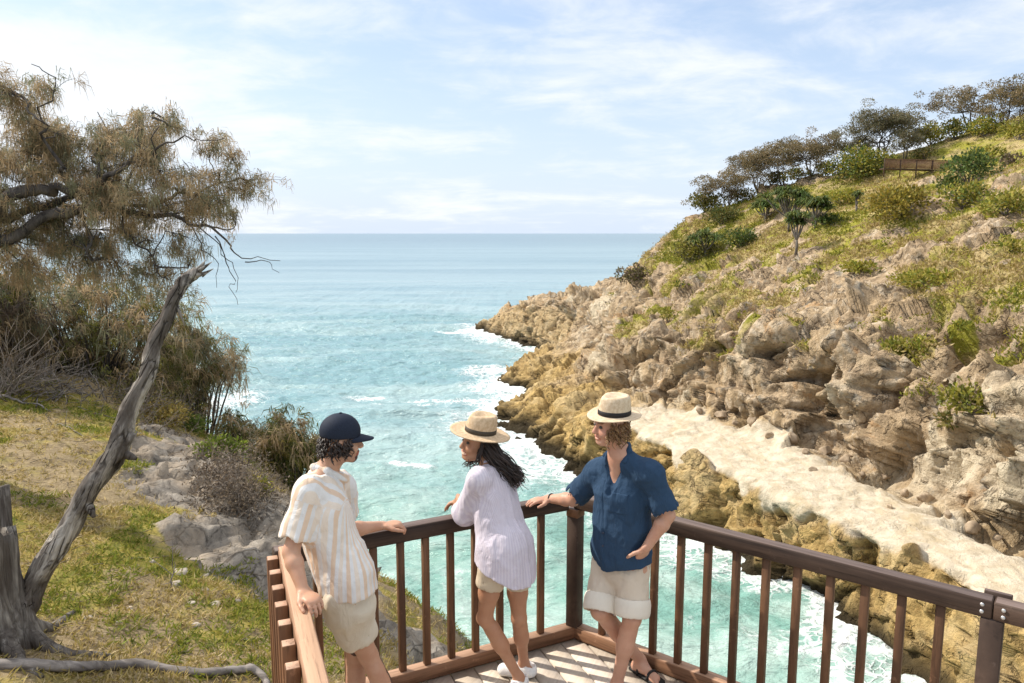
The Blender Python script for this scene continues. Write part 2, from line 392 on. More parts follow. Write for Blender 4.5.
# ================================================================ NEAR SLOPE ON THE LEFT
EDGE = np.array([(16, -14), (8, -4), (3.2, 2.4), (.35, 6.2), (-1.25, 9.6), (-2.4, 12.2), (-4.4, 14.6), (-8.2, 19.6), (-14.6, 26.6), (-24, 35), (-40, 46), (-75, 60)], float)
def edge_dist(x, y):
    best = np.full(x.shape, 1e9); sg = np.ones(x.shape)
    for a, b in zip(EDGE[:-1], EDGE[1:]):
        d = b-a; L = np.linalg.norm(d); d = d/L
        t = np.clip((x-a[0])*d[0]+(y-a[1])*d[1], 0, L); qx = a[0]+t*d[0]; qy = a[1]+t*d[1]
        ds = np.hypot(x-qx, y-qy); s = d[0]*(y-a[1])-d[1]*(x-a[0])     # >0 : left of the walk (land side is left)
        m = ds < best; best = np.where(m, ds, best); sg = np.where(m, np.where(s > 0, -1, 1), sg)
    return best*sg
def slope_height(x, y):
    x = np.asarray(x, float); y = np.asarray(y, float)
    s0 = edge_dist(x, y)
    s = s0+1.6*(fbm(np.stack([x/2.6, y/2.6, x*0], -1), 3, 201)-.5)
    z = -.80-.045*np.maximum(y-6, 0)+.13*np.maximum(-3.6-x, 0)-.02*np.maximum(2-y, 0)
    w = np.clip((s+5.0)/5.0, 0, 1); z = z-.55*w*w
    z = z-1.45*np.log1p(np.exp(np.clip(s/.8, -30, 30)))*.8
    p = np.stack([x, y, x*0], -1)
    z = z+(fbm(p/2.4, 4, 203)-.5)*.55+(fbm(p/.5, 3, 204)-.5)*.09
    # lower bench and rocks far along the shore
    bx = -41.5+4*(fbm(np.stack([y/8, y*0, y*0], -1), 2, 210)-.5)
    bench = SEA+3.4-1.1*np.log1p(np.exp(np.clip((x-bx)/.9, -30, 30)))-.9*np.log1p(np.exp(np.clip((y-93)/1.2, -30, 30)))+2.2*(ridged(p/6, 3, 212)-.5)-.03*(x-bx)
    z = np.maximum(z, np.maximum(bench, SEA-5))
    return z, s0
ROCKC = np.array([(-2.3, 8.9), (-3.2, 10.2), (-4.4, 11.8), (-5.7, 13.6), (-6.9, 15.3), (-.9, 9.0), (-3.9, 9.6)]); ROCKR = (.8, 1.2, 1.35, 1.2, .9, .9, .7)
def build_slope():
    xs = np.concatenate([np.arange(-90, -30, .8), np.arange(-30, -10, .22), np.arange(-10, 3, .07), np.arange(3, 17, .5)])
    ys = np.concatenate([np.arange(-14, 3, .6), np.arange(3, 16, .075), np.arange(16, 34, .18), np.arange(34, 104, .6)])
    X, Y = np.meshgrid(xs, ys, indexing='ij')
    Z, S = slope_height(X, Y)
    p = np.stack([X, Y, Z], -1).reshape(-1, 3).astype(np.float32)
    s = S.ravel()
    # bare grey rock: a band running down the crest of the slope, and the whole seaward face
    ctr = ROCKC
    band = np.zeros(len(p))
    for (cx, cy), r in zip(ctr, ROCKR):
        band = np.maximum(band, 1-np.hypot(p[:, 0]-cx, p[:, 1]-cy)/(2*r))
    rock = sstep(.30, .55, band+.5*(fbm(p/1.1, 4, 220)-.5))
    rock = np.maximum(rock, sstep(.6, 2.2, s+2.4*(fbm(p/1.6, 3, 221)-.5)))
    w = np.stack([fbm(p/1.5, 3, q)-.5 for q in (231, 232, 233)], -1); pw = p+.8*w
    B1, e1 = facets(pw/np.array([1.1, 1.6, .9]), 15, .7, 1.2); B2, e2 = facets(pw/np.array([.38, .55, .34])+4.4, 16, .7, 1.2)
    D = rock*(-.10*(1-sstep(0, .06, e2))+(ridged(pw/1.6, 4, 240)-.5)*.18+B1*.22+B2*.17-.05*(1-sstep(0, .08, e1))+(fbm(pw/.16, 3, 241)-.5)*.05)
    D *= 1+1.6*sstep(1.5, 5, s)
    n = np.stack([-np.gradient(Z, xs, axis=0), -np.gradient(Z, ys, axis=1), np.ones_like(Z)], -1).reshape(-1, 3); n /= np.linalg.norm(n, axis=1)[:, None]
    V = p+n*D[:, None]
    ny = len(ys); i, j = np.meshgrid(np.arange(len(xs)-1), np.arange(ny-1), indexing='ij'); a = (i*ny+j).ravel()
    F = np.stack([a, a+ny, a+ny+1, a+1], -1)
    green = np.clip(fbm(p/1.5, 4, 251)*1.0+.35*(fbm(p/.35, 3, 252)-.5), 0, 1)
    wet = (1-sstep(.3, 1.6, V[:, 2]-SEA))
    o = mk('hillside', V, F, mat_slope(), None, True, dict(rock=rock, green=green, wet=wet))
    tag(o, 'grassy slope with grey rock falling to the sea on the near side of the cove', 'hillside', kind='structure')
    return o, V, F, rock, green, s
def mat_slope():
    t = NT('near slope'); P = t.coord('Object')
    n1 = t.noise(P, 1.1, 5, .6, .3); n2 = t.noise(P, 6, 6, .65); n3 = t.noise(P, 26, 5, .7)
    soil = t.mix(t.ramp(n2, [(.3, 0.), (.68, 1.)]), (.17, .125, .07), (.36, .275, .155))
    soil = t.mix(t.mapr(n3, .5, .7, 0, .6), soil, (.52, .42, .28))
    gr = t.mix(t.mapr(n2, .35, .65), (.17, .165, .032), (.36, .285, .075)); gr = t.mix(t.mapr(n3, .5, .72, 0, .6), gr, (.40, .31, .12))
    c = t.mix(t.mapr(t.math('ADD', t.attr('green'), t.math('MULTIPLY', t.math('SUBTRACT', n2, .5), .45)), .44, .62), soil, gr)
    rk = t.mix(t.ramp(t.noise(t.coord('Object', (1, .6, 1)), 3.4, 7, .7, 1.0), [(.3, 0.), (.66, 1.)]), (.075, .064, .054), (.38, .335, .28))
    rv = t.voro(t.coord('Object', (1, .55, 1)), 3.0, 'DISTANCE_TO_EDGE'); rk = t.mix(t.math('MULTIPLY', t.mapr(rv, 0, .05, .8, 0), t.mapr(n2, .42, .55)), rk, (.05, .042, .036))
    rk = t.mix(t.mapr(n1, .42, .6, 0, .65), rk, (.40, .32, .235)); rk = t.mix(t.mapr(n3, .56, .7, 0, .5), rk, (.10, .09, .085))
    c = t.mix(t.mapr(t.math('ADD', t.attr('rock'), t.math('MULTIPLY', t.math('SUBTRACT', n2, .5), .7)), .35, .6), c, rk)
    c = t.mix(t.attr('wet'), c, (.035, .03, .022))
    return t.done(t.pbr(c, .9, .15, t.bump(t.math('ADD', n2, t.math('MULTIPLY', n3, .5)), .8, .05)))

# ================================================================ SEA
def build_sea(shore_pts):
    def axis(lo, hi, st, far_lo, far_hi):
        mid = np.arange(lo, hi, st); g = st*1.12**np.arange(1, 100); up = hi+np.cumsum(g); dn = lo-np.cumsum(g)
        up = up[up < far_hi]; dn = dn[dn > far_lo][::-1]
        return np.concatenate([[far_lo], dn, mid, up, [far_hi]])
    xs = axis(-62, 34, .34, -60000, 60000); ys = axis(22, 190, .36, -3000, 90000)
    X, Y = np.meshgrid(xs, ys, indexing='ij'); p = np.stack([X, Y, X*0], -1).reshape(-1, 3)
    p32 = p.astype(np.float32)
    dist = np.full(len(p), 200.)
    kd = kdtree.KDTree(len(shore_pts))
    for i, s in enumerate(shore_pts): kd.insert((s[0], s[1], 0), i)
    kd.balance()
    near = np.where((p[:, 0] > -62) & (p[:, 0] < 34) & (p[:, 1] > 20) & (p[:, 1] < 192))[0]
    for i in near: dist[i] = kd.find((p[i, 0], p[i, 1], 0))[2]
    fade = np.clip(1-(np.maximum(np.abs(p[:, 0])-62, 0)+np.maximum(p[:, 1]-190, 0))/160, 0, 1)
    z = (fbm(p32/np.array([14, 6.5, 1]), 3, 301)-.5)*1.5+(ridged(p32/np.array([4.6, 2.2, 1]), 3, 305)-.5)*.75+(fbm(p32/np.array([1.3, .8, 1]), 2, 309)-.5)*.26
    # the swell that humps up in the mouth of the cove
    z += .9*np.exp(-((p[:, 1]-86-.18*(p[:, 0]+14))/2.6)**2-((p[:, 0]+13)/9)**2)
    z = z*fade*(1-.35*np.exp(-dist/3))
    V = p.copy(); V[:, 2] = SEA+z
    ny = len(ys); i, j = np.meshgrid(np.arange(len(xs)-1), np.arange(ny-1), indexing='ij'); a = (i*ny+j).ravel()
    F = np.stack([a, a+ny, a+ny+1, a+1], -1)
    # foam: broad wash at the foot of the rocks, streaks trailing out
    wn = fbm(p32/np.array([7, 7, 1]), 3, 321)
    wash = np.exp(-dist/(1.0+3.8*sstep(.42, .66, wn)))
    outer = sstep(60, 100, p[:, 1]); wash = np.maximum(wash, outer*np.exp(-dist/4.5)*.62)
    for (cx, cy, rx, ry, a_) in ((-9.5, 66.5, 2.6, 1.0, .95), (-19, 96, 3.2, 1.4, .8), (-3, 80, 4, 6, .75), (-1.5, 73, 3.5, 4, .6), (-1, 101, 6, 6, .85), (-4, 113, 5, 5, .75),
                             (-7, 93, 9, 1.0, .6), (-36, 94, 4.5, 7, 1.0), (-10, 90.5, 10, .8, .45), (6, 42, 5, 3, .2), (-12, 160, 5, 3, .8), (-11, 172, 4, 3, .6), (10, 48, 3, 6, .35), (3, 57, 3, 2, .25), (-2, 44, 6, 3, .25)):
        e = ((p[:, 0]-cx)/rx)**2+((p[:, 1]-cy)/ry)**2
        wash = np.maximum(wash, a_*np.exp(-e)*(.6+.8*wn))
    cove = np.clip(sstep(84, 40, p[:, 1]+6*(wn-.5)), 0, 1)
    o = mk('sea', V, F, mat_sea(), None, True, dict(wash=wash, cove=cove))
    return tag(o, 'turquoise sea running into the cove with white foam along the rocks', 'sea', kind='structure')
def mat_sea():
    t = NT('sea water'); P = t.coord('Object')
    geo = t.n('ShaderNodeNewGeometry'); sx = t.n('ShaderNodeSeparateXYZ'); t.l(geo.outputs['Position'], sx.inputs[0])
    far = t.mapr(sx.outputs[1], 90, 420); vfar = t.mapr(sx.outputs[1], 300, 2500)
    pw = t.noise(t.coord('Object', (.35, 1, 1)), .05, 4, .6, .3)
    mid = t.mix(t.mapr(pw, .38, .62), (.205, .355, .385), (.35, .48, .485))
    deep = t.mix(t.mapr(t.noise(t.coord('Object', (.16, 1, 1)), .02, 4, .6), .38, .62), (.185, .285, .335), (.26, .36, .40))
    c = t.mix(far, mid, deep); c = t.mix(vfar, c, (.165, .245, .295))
    cv = t.mix(t.mapr(t.noise(P, .16, 4, .6, .5), .36, .64), (.19, .37, .315), (.40, .535, .48))
    c = t.mix(t.attr('cove'), c, cv)
    # foam, a lace of cells with solid patches where the wash is strong
    warp = t.n('ShaderNodeTexNoise'); t.l(P, warp.inputs['Vector']); warp.inputs['Scale'].default_value = .55; warp.inputs['Detail'].default_value = 3
    wv = t.n('ShaderNodeVectorMath', operation='MULTIPLY_ADD'); t.l(warp.outputs['Color'], wv.inputs[0]); wv.inputs[1].default_value = (1.8, 1.8, 0); t.l(t.coord('Object', (.8, 1, 1)), wv.inputs[2])
    e1 = t.voro(wv.outputs[0], .75, 'DISTANCE_TO_EDGE'); e2 = t.voro(wv.outputs[0], 2.1, 'DISTANCE_TO_EDGE'); fn = t.noise(P, 1.6, 6, .7)
    lace = t.math('MAXIMUM', t.mapr(e1, .0, .16, 1, 0), t.math('MULTIPLY', t.mapr(e2, 0, .16, 1, 0), .8))
    w = t.attr('wash')
    solid = t.mapr(t.math('ADD', w, t.math('MULTIPLY', t.math('SUBTRACT', fn, .5), 1.1)), .60, .98)
    lc = t.math('MULTIPLY', lace, t.mapr(t.math('ADD', w, t.math('MULTIPLY', t.math('SUBTRACT', fn, .5), .9)), .18, .58))
    bg = t.math('MULTIPLY', t.mapr(t.noise(P, .11, 5, .65, .6), .54, .74, 0, .26), t.math('MULTIPLY', t.mapr(fn, .45, .65), lace))
    bg = t.math('MULTIPLY', bg, t.mapr(sx.outputs[1], 60, 150, 1, 0))
    foam = t.math('MAXIMUM', t.math('MAXIMUM', solid, lc), bg, True)
    c = t.mix(foam, c, (.84, .87, .86))
    h1 = t.noise(t.coord('Object', (.6, 1, 1)), 1.3, 6, .62, .3); h2 = t.noise(t.coord('Object', (.45, 1, 1)), .16, 5, .6, .4)
    nb = t.bump(h2, 1., 1.6, t.bump(h1, 1., .42)); nb2 = t.bump(foam, .5, .15, nb)
    r = t.math('ADD', t.math('MULTIPLY', foam, .5), t.math('ADD', .16, t.math('MULTIPLY', far, .14)))
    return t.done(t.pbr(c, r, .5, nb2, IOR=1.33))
# ================================================================ VIEWING DECK AND RAILING
K = np.array([.436, 5.0]); DR = nrm([.785, -.62]); DL = nrm([-.889, -.458])      # corner; right rail and left rail directions
LC = K+DL*1.98                                                                   # near left corner
DN = nrm([.364, -.931])                                                          # rail that runs back to the camera
RE = K+DR*4.3; NE = LC+DN*3.1
UP = np.array([0, 0, 1.])
def p3(p, z): return np.array([p[0], p[1], z])
def clip_poly(poly, n, d):
    out = []
    for a, b in zip(poly, poly[1:]+poly[:1]):
        sa = a@n-d; sb = b@n-d
        if sa <= 0: out.append(a)
        if sa*sb < 0: out.append(a+(b-a)*(sa/(sa-sb)))
    return out
def build_deck():
    root = thing('viewing_deck', 'weathered grey timber deck the three people stand on', 'deck', (0.4, 3.6, 0))
    poly = [K+(DR+DL)*-.075, LC-DL*-.085-DN*.03, NE, np.array([.9, .6]), np.array([3.4, .9]), RE+np.array([.05, .06])]
    pl = nrm([.382, -.924]); pn = np.array([-pl[1], pl[0]])
    W = .165; gap = .011; mb = MB(); off = [q@pn for q in poly]; k0 = math.floor(min(off)/W); ofs = .06
    for k in range(k0-1, math.ceil(max(off)/W)+1):
        lo = k*W+ofs+gap/2; hi = (k+1)*W+ofs-gap/2
        q = clip_poly(clip_poly(poly, pn, hi), -pn, -lo)
        if len(q) < 3: continue
        n = len(q); z1 = RNG.uniform(-.0015, .0015); c = RNG.uniform(.8, 1.1); col = np.array([c, c*RNG.uniform(.97, 1.0), c*RNG.uniform(.94, 1.0)])
        v = [p3(a, z1) for a in q]+[p3(a, -.032) for a in q]
        base = mb.n; mb.add(v, np.zeros((0, 4), int), col)
        mb.f.append(np.array([list(range(n))[::-1]])+base); mb.f.append(np.array([list(range(n, 2*n))])+base)
        mb.f.append(np.array([[i, (i+1) % n, n+(i+1) % n, n+i] for i in range(n)])+base)
    t = NT('weathered deck boards'); v = t.coord('Object', (1, 1, 1), (0, 0, math.atan2(.382, .924)))
    m = t.n('ShaderNodeMapping'); t.l(v, m.inputs[0]); m.inputs['Scale'].default_value = (1, .06, 1)
    g = t.noise(m.outputs[0], 55, 6, .65, .4); b = t.noise(t.coord('Object'), 4, 4)
    c = t.mix(t.ramp(g, [(.3, 0.), (.7, 1.)]), (.53, .455, .38), (.74, .66, .57)); c = t.mix(t.mapr(b, .4, .7, 0, .5), c, (.54, .43, .33))
    c = t.mix(1., c, t.attr('Col', 'Color'), 'MULTIPLY')
    dm = t.done(t.pbr(c, .75, .2, t.bump(g, .5, .004)))
    mb.build('decking', dm, root)
    jm = mat_wood('deck frame timber', (.06, .035, .02), (.17, .10, .055), (1, 1, 1))
    j = MB()
    for s in (.25, 1.0, 1.75, 2.5):
        a = LC+DN*s+nrm(-DN[::-1]*np.array([1, -1]))*0; b = a+DL*-1*(2.2+s*.6)
        j.bar(p3(a, -.125), p3(b, -.125), .05, .18)
    j.bar(p3(K, -.125)+DL[0]*0, p3(LC, -.125), .05, .18); j.bar(p3(K, -.125), p3(RE, -.125), .05, .18); j.bar(p3(LC, -.125), p3(NE, -.125), .05, .18)
    j.build('joist', jm, root)
    for q in (LC+DN*.1-DL*.1, K+DL*.1, K+DR*2.4, NE):
        z, _ = slope_height(np.array([q[0]]), np.array([q[1]]))
        m = MB(); m.bar(p3(q, float(z[0])-.6), p3(q, -.22), .12, .12, (1, 0, 0)); m.build('stilt', jm, root)
    return root
def build_railing():
    root = thing('deck_railing', 'dark stained timber railing with square balusters around the deck', 'railing', p3(K, 0))
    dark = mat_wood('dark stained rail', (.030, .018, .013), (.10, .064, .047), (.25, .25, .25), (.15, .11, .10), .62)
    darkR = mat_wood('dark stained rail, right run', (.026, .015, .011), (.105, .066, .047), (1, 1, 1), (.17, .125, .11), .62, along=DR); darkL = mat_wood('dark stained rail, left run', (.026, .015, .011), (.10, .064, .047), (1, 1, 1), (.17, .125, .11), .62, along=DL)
    kickR = mat_wood('kick board, right run', (.13, .062, .032), (.32, .17, .095), (1, 1, 1), (.46, .28, .18), .62, along=DR); kickL = mat_wood('kick board, left run', (.13, .062, .032), (.32, .17, .095), (1, 1, 1), (.46, .28, .18), .62, along=DL)  # paler top colour paints light onto the boards' upper face
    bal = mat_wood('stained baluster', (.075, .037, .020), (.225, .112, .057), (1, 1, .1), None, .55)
    outer = mat_wood('outer baluster', (.10, .045, .022), (.28, .13, .06), (1, 1, .1), (.56, .36, .25), .6)  # paler top colour paints sunlit end grain on the upward faces
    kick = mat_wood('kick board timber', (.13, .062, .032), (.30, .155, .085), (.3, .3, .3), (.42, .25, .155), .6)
    fade = mat_wood('faded sunlit rail', (.27, .145, .085), (.47, .285, .18), (1, 1, 1), (.52, .33, .215), .62, along=DN)  # faded timber; its sunlit brightness is also put into the tan
    met = mat_plain('galvanised bolt', (.62, .62, .62), .4, .5, 60, .1, 0, .7)
    H = 1.05; RW, RH = .09, .094
    NR = np.array([DR[1], -DR[0]]); NR = NR if NR@(-K) > 0 else -NR      # inward normals
    NL = np.array([DL[1], -DL[0]]); NL = NL if NL@(np.array([0, 2])-K) > 0 else -NL
    NN = np.array([DN[1], -DN[0]]); NN = NN if NN@(np.array([1, 2.])-LC) > 0 else -NN
    ofr = -RW/2                                                        # K marks the inner face
    def ax(c, n): return c+n*ofr
    # rails: butted at the corner, joint at the post on the right run
    cornR = ax(K, NR); cornL = ax(K, NL)
    sj = 2.436
    MB().bar(p3(cornR-DR*.02, H-RH/2), p3(cornR+DR*(sj-.002), H-RH/2), RW, RH, bev=.007).build('top_rail', darkR, root)
    MB().bar(p3(cornR+DR*(sj+.002), H-RH/2-.001), p3(cornR+DR*4.3, H-RH/2-.001), RW, RH, bev=.007).build('top_rail', darkR, root)
    MB().bar(p3(cornL+DL*.048, H-RH/2-.0015), p3(cornL+DL*2.0, H-RH/2-.0015), RW, RH, bev=.007).build('top_rail', darkL, root)
    nb = LC+NN*RW/2
    o = MB().bar(p3(nb-DN*.06, H-RH/2+.002), p3(nb+DN*3.1, H-RH/2+.002), RW, RH, bev=.007).build('top_rail', fade, root); o['label'] = 'faded tan top rail, coloured as sunlit, running towards the viewer'
    # kick boards
    MB().bar(p3(ax(K, NR)+DR*-.03, .047), p3(ax(K, NR)+DR*4.3, .047), RW, .088, bev=.006).build('kick_board', kickR, root)
    MB().bar(p3(ax(K, NL)+DL*-.03, .0462), p3(ax(K, NL)+DL*2.0, .0462), RW, .088, bev=.006).build('kick_board', kickL, root)
    # posts
    pk = (ax(K, NR)+ax(K, NL))/2
    MB().bar(p3(pk, .092), p3(pk, H-RH-.002), .088, .088, p3(NR, 0)).build('post', dark, root)
    c = MB().bar(p3(pk, H-RH-.06), p3(pk, H-RH-.003), .094, .094, p3(NR, 0)).build('post_collar', kick, root)
    q = ax(K, NR)+DR*sj
    po = MB().bar(p3(q, -.2), p3(q, H-RH-.003), .098, .086, p3(NR, 0)).build('post', dark, root)
    MB().bar(p3(q-NR*.062-DR*.05, H-.03), p3(q-NR*.062+DR*.07, H-.03), .03, .085).build('joint_block', dark, root)
    for ds, dz in ((-.045, -.022), (-.045, -.058), (.045, -.026), (.045, -.062)):
        b = q+DR*ds+NR*(RW/2-.001)
        m = MB(); m.tube([p3(b, H+dz-.004), p3(b+NR*.006, H+dz-.004)], .0095, 10); m.build('bolt', met, po)
    p2 = nb+DN*.0
    MB().bar(p3(p2, -.25), p3(p2, H-RH-.003), .088, .088, p3(NN, 0)).build('post', dark, root)
    # balusters
    bs = .042
    for s in [.20, .395]+[.588+.1803*i for i in range(10)]+[2.62+.18*i for i in range(9)]:
        a = ax(K, NR)+DR*s; MB().bar(p3(a, .091), p3(a, H-RH-.001), bs, bs, p3(NR, 0), .003).build('baluster', bal, root)
    for px in (541, 520.5, 499.5, 474.7, 450, 425, 400, 372.8, 345, 316):
        k = (px-512)/FPX; zr = .95-CAMZ                             # where this baluster's top meets the rail line
        A = ax(K, NL); s = (k*(A[1]*CP-zr*SP)-A[0])/(DL[0]-k*DL[1]*CP)
        a = A+DL*s; MB().bar(p3(a, .091), p3(a, H-RH-.003), bs, bs, p3(NL, 0), .003).build('baluster', bal, root)
    for i in range(15):                                              # outer row, carried on the outside of the faded rail
        a = nb-NN*(RW/2+.034)+DN*(.03+.192*i)
        MB().bar(p3(a, -.30), p3(a, H-.022), .062, .062, p3(NN, 0), .004).build('baluster', outer, root)
    return root
# ================================================================ PEOPLE (signed distance fields, meshed by surface nets)
def smin(a, b, k):
    if k <= 1e-6: return np.minimum(a, b)
    h = np.clip(.5+.5*(b-a)/k, 0, 1); return b*(1-h)+a*h-k*h*(1-h)
def smax(a, b, k): return -smin(-a, -b, k)
class Cap:                       # tapered capsule, flattened by s along n
    def __init__(s, a, b, ra, rb, n=None, fl=1.): s.a = np.asarray(a, float); s.b = np.asarray(b, float); s.ra = ra; s.rb = rb; s.n = None if n is None else nrm(n); s.fl = fl
    def ext(s): r = max(s.ra, s.rb); return np.minimum(s.a, s.b)-r, np.maximum(s.a, s.b)+r
    def d(s, p):
        ab = s.b-s.a; q = p-s.a
        if s.n is not None:
            ab = ab+s.n*((s.fl-1)*(ab@s.n)); q = q+s.n*((s.fl-1)*(q@s.n))[..., None]
        t = np.clip((q@ab)/(ab@ab+1e-12), 0, 1)
        return (np.linalg.norm(q-t[..., None]*ab, axis=-1)-(s.ra+(s.rb-s.ra)*t))/(1 if s.n is None else .5+.5*s.fl)
class Ell:
    def __init__(s, c, R, r): s.c = np.asarray(c, float); s.R = np.array([nrm(x) for x in R]); s.r = np.asarray(r, float)
    def ext(s): m = s.r.max(); return s.c-m, s.c+m
    def d(s, p):
        q = (p-s.c)@s.R.T; k0 = np.linalg.norm(q/s.r, axis=-1); k1 = np.linalg.norm(q/s.r**2, axis=-1)+1e-9
        return k0*(k0-1)/k1
class Cut:                       # half space, keeps the side n points away from
    def __init__(s, c, n, wob=None): s.c = np.asarray(c, float); s.n = nrm(n); s.wob = wob
    def d(s, p): return (p-s.c)@s.n+(0 if s.wob is None else s.wob(p))
def field(ops, h, pad=.03):
    """ops: ('u',prim,k) union, ('s',prim,k) subtract, ('c',Cut,k) intersect"""
    lo = np.min([o[1].ext()[0] for o in ops if o[0] == 'u'], 0)-pad; hi = np.max([o[1].ext()[1] for o in ops if o[0] == 'u'], 0)+pad
    n = np.ceil((hi-lo)/h).astype(int)+1; F = np.full(n, .5, np.float32)
    ax = [lo[i]+h*np.arange(n[i]) for i in range(3)]
    for op, pr, k in ops:
        if op == 'c': e0, e1 = lo, hi
        elif op == 'f': e0, e1 = lo, hi
        else: e0, e1 = pr.ext(); e0 = e0-k-.035; e1 = e1+k+.035
        i0 = np.clip(np.floor((e0-lo)/h).astype(int), 0, n-1); i1 = np.clip(np.ceil((e1-lo)/h).astype(int)+1, 1, n)
        if np.any(i1 <= i0): continue
        sl = tuple(slice(i0[i], i1[i]) for i in range(3))
        p = np.stack(np.meshgrid(*[ax[i][sl[i]] for i in range(3)], indexing='ij'), -1)
        if op == 'f':
            g = F[sl]; m = np.abs(g) < .05; g[m] += pr(p[m]); F[sl] = g; continue
        d = pr.d(p).astype(np.float32)
        if op == 'u': F[sl] = smin(F[sl], d, k)
        elif op == 's': F[sl] = smax(F[sl], -d, k)
        else: F[sl] = smax(F[sl], d, k)
    return F, lo
_C = np.array([(i, j, k) for i in (0, 1) for j in (0, 1) for k in (0, 1)])
def nets(F, lo, h):
    F[[0, -1]] = .5; F[:, [0, -1]] = .5; F[:, :, [0, -1]] = .5
    I = F < 0; nx, ny, nz = F.shape
    s = sum(I[c[0]:nx-1+c[0], c[1]:ny-1+c[1], c[2]:nz-1+c[2]].astype(np.int8) for c in _C)
    act = (s > 0) & (s < 8); ca = np.argwhere(act); idx = np.full(act.shape, -1, np.int64); idx[act] = np.arange(len(ca))
    acc = np.zeros((len(ca), 3)); cnt = np.zeros(len(ca))
    for a in _C:
        for ax in range(3):
            if a[ax]: continue
            b = a.copy(); b[ax] = 1; qa = ca+a; qb = ca+b
            fa = F[tuple(qa.T)]; fb = F[tuple(qb.T)]; m = (fa < 0) != (fb < 0); t = fa[m]/(fa[m]-fb[m])
            acc[m] += a+t[:, None]*(b-a); cnt[m] += 1
    V = lo+h*(ca+acc/cnt[:, None]); faces = []
    for ax in range(3):
        u, w = (ax+1) % 3, (ax+2) % 3
        A = np.moveaxis(I, ax, 0)[:-1]; B = np.moveaxis(I, ax, 0)[1:]
        dif = np.moveaxis(A != B, 0, ax); e = np.argwhere(dif)
        e = e[(e[:, u] > 0) & (e[:, w] > 0) & (e[:, u] < I.shape[u]-1) & (e[:, w] < I.shape[w]-1)]
        inn = I[tuple(e.T)]; q = []
        for (du, dw) in ((-1, -1), (0, -1), (0, 0), (-1, 0)):
            c = e.copy(); c[:, u] += du; c[:, w] += dw; q.append(idx[tuple(c.T)])
        q = np.stack(q, -1); q[~inn] = q[~inn][:, ::-1]; faces.append(q)
    return V, np.concatenate(faces)
def solid(name, ops, h, mat, parent, cols=None, attrs=None, disp=None):
    F, lo = field(ops, h); V, Q = nets(F, lo, h)
    a = {k: f(V) for k, f in (attrs or {}).items()}; c = cols(V) if cols is not None else None
    return mk(name, V, [Q], mat, parent, True, a, c)

def frame(f, u):
    f = nrm(f); u = np.asarray(u, float); u = nrm(u-f*(u@f)); r = np.cross(f, u); return f, u, r
def head_ops(c, f, u, female=False, smile=.0):
    f, u, r = frame(f, u); R = [r, f, u]; P = lambda x, y, z: c+r*x+f*y+u*z
    k = .94 if female else 1.
    o = [('u', Ell(P(0, -.005, .022), R, (.075*k, .096*k, .098)), 0), ('u', Ell(P(0, .022, -.045), R, (.061*k, .068, .072)), .03),
         ('u', Ell(P(0, .066, -.100), R, (.028*k, .024, .020)), .025), ('u', Cap(P(-.052, .005, -.082), P(-.022, .06, -.104), .020, .016), .02), ('u', Cap(P(.052, .005, -.082), P(.022, .06, -.104), .020, .016), .02)]
    for s in (-1, 1):
        o += [('u', Ell(P(s*.036, .066, -.042), R, (.026, .022, .022)), .02), ('s', Ell(P(s*.031, .097, -.004), R, (.017, .012, .011)), .012),
              ('u', Cap(P(s*.012, .088, .018), P(s*.046, .076, .020), .008, .007), .012),
              ('u', Ell(P(s*.077*k, -.006, -.020), [r*.9+f*.3*s, f, u], (.010, .020, .031)), .008),
              ('u', Ell(P(s*.011, .101, -.041), R, (.009, .010, .008)), .006)]
    o += [('u', Cap(P(0, .088, .006), P(0, .109, -.036), .0085, .0125), .010),
          ('u', Ell(P(0, .088, -.066), R, (.027+smile*.008, .011, .007)), .006), ('u', Ell(P(0, .086, -.080), R, (.023, .011, .008)), .006)]
    if smile: o += [('s', Ell(P(0, .102, -.0725), [r, f, u], (.024, .010, .0055)), .003)]
    return o, P, (f, u, r)
def hand_ops(w, d, n, side, curl=.35, sc=1., spread=.10, thumb=.7):
    """wrist w, finger direction d, palm side normal n (palm looks along n), thumb on +side"""
    d = nrm(d); n = nrm(np.asarray(n)-d*(np.asarray(n)@d)); s = np.cross(d, n); s = s if s@np.asarray(side) > 0 else -s
    o = [('u', Cap(w+d*.012*sc, w+d*.076*sc+s*.002, .036*sc, .040*sc, n, 2.4), .02)]
    for i, (off, L) in enumerate(((.031, .072), (.010, .080), (-.011, .075), (-.031, .058))):
        p = w+(d*(.088-.004*abs(i-1.2))+s*off)*sc; a = .25*curl; seg = (.45, .31, .24); r = (.0098, .0088, .0080, .0072) if i < 3 else (.0088, .0078, .0070, .0064)
        dd = nrm(d+s*off*spread*40*.35)
        o.append(('u', Cap(w+(d*.06+s*off*.9)*sc, p, .0125*sc, r[0]*sc), .008))
        for k2, q in enumerate(seg):
            a += curl*(.55+.25*k2); e = p+nrm(dd*math.cos(a)+n*math.sin(a))*L*q*sc
            o.append(('u', Cap(p, e, r[k2]*sc, r[k2+1]*sc), .004)); p = e
    b = w+(d*.022+s*.030)*sc; m = b+nrm(d*.75+s*thumb+n*.25)*.040*sc; e = m+nrm(d*.95+s*thumb*.45+n*.2)*.034*sc; g = e+nrm(d+s*thumb*.15+n*.25)*.026*sc
    o += [('u', Cap(b, m, .0165*sc, .0125*sc), .012), ('u', Cap(m, e, .0118*sc, .0105*sc), .005), ('u', Cap(e, g, .0105*sc, .0085*sc), .004)]
    return o
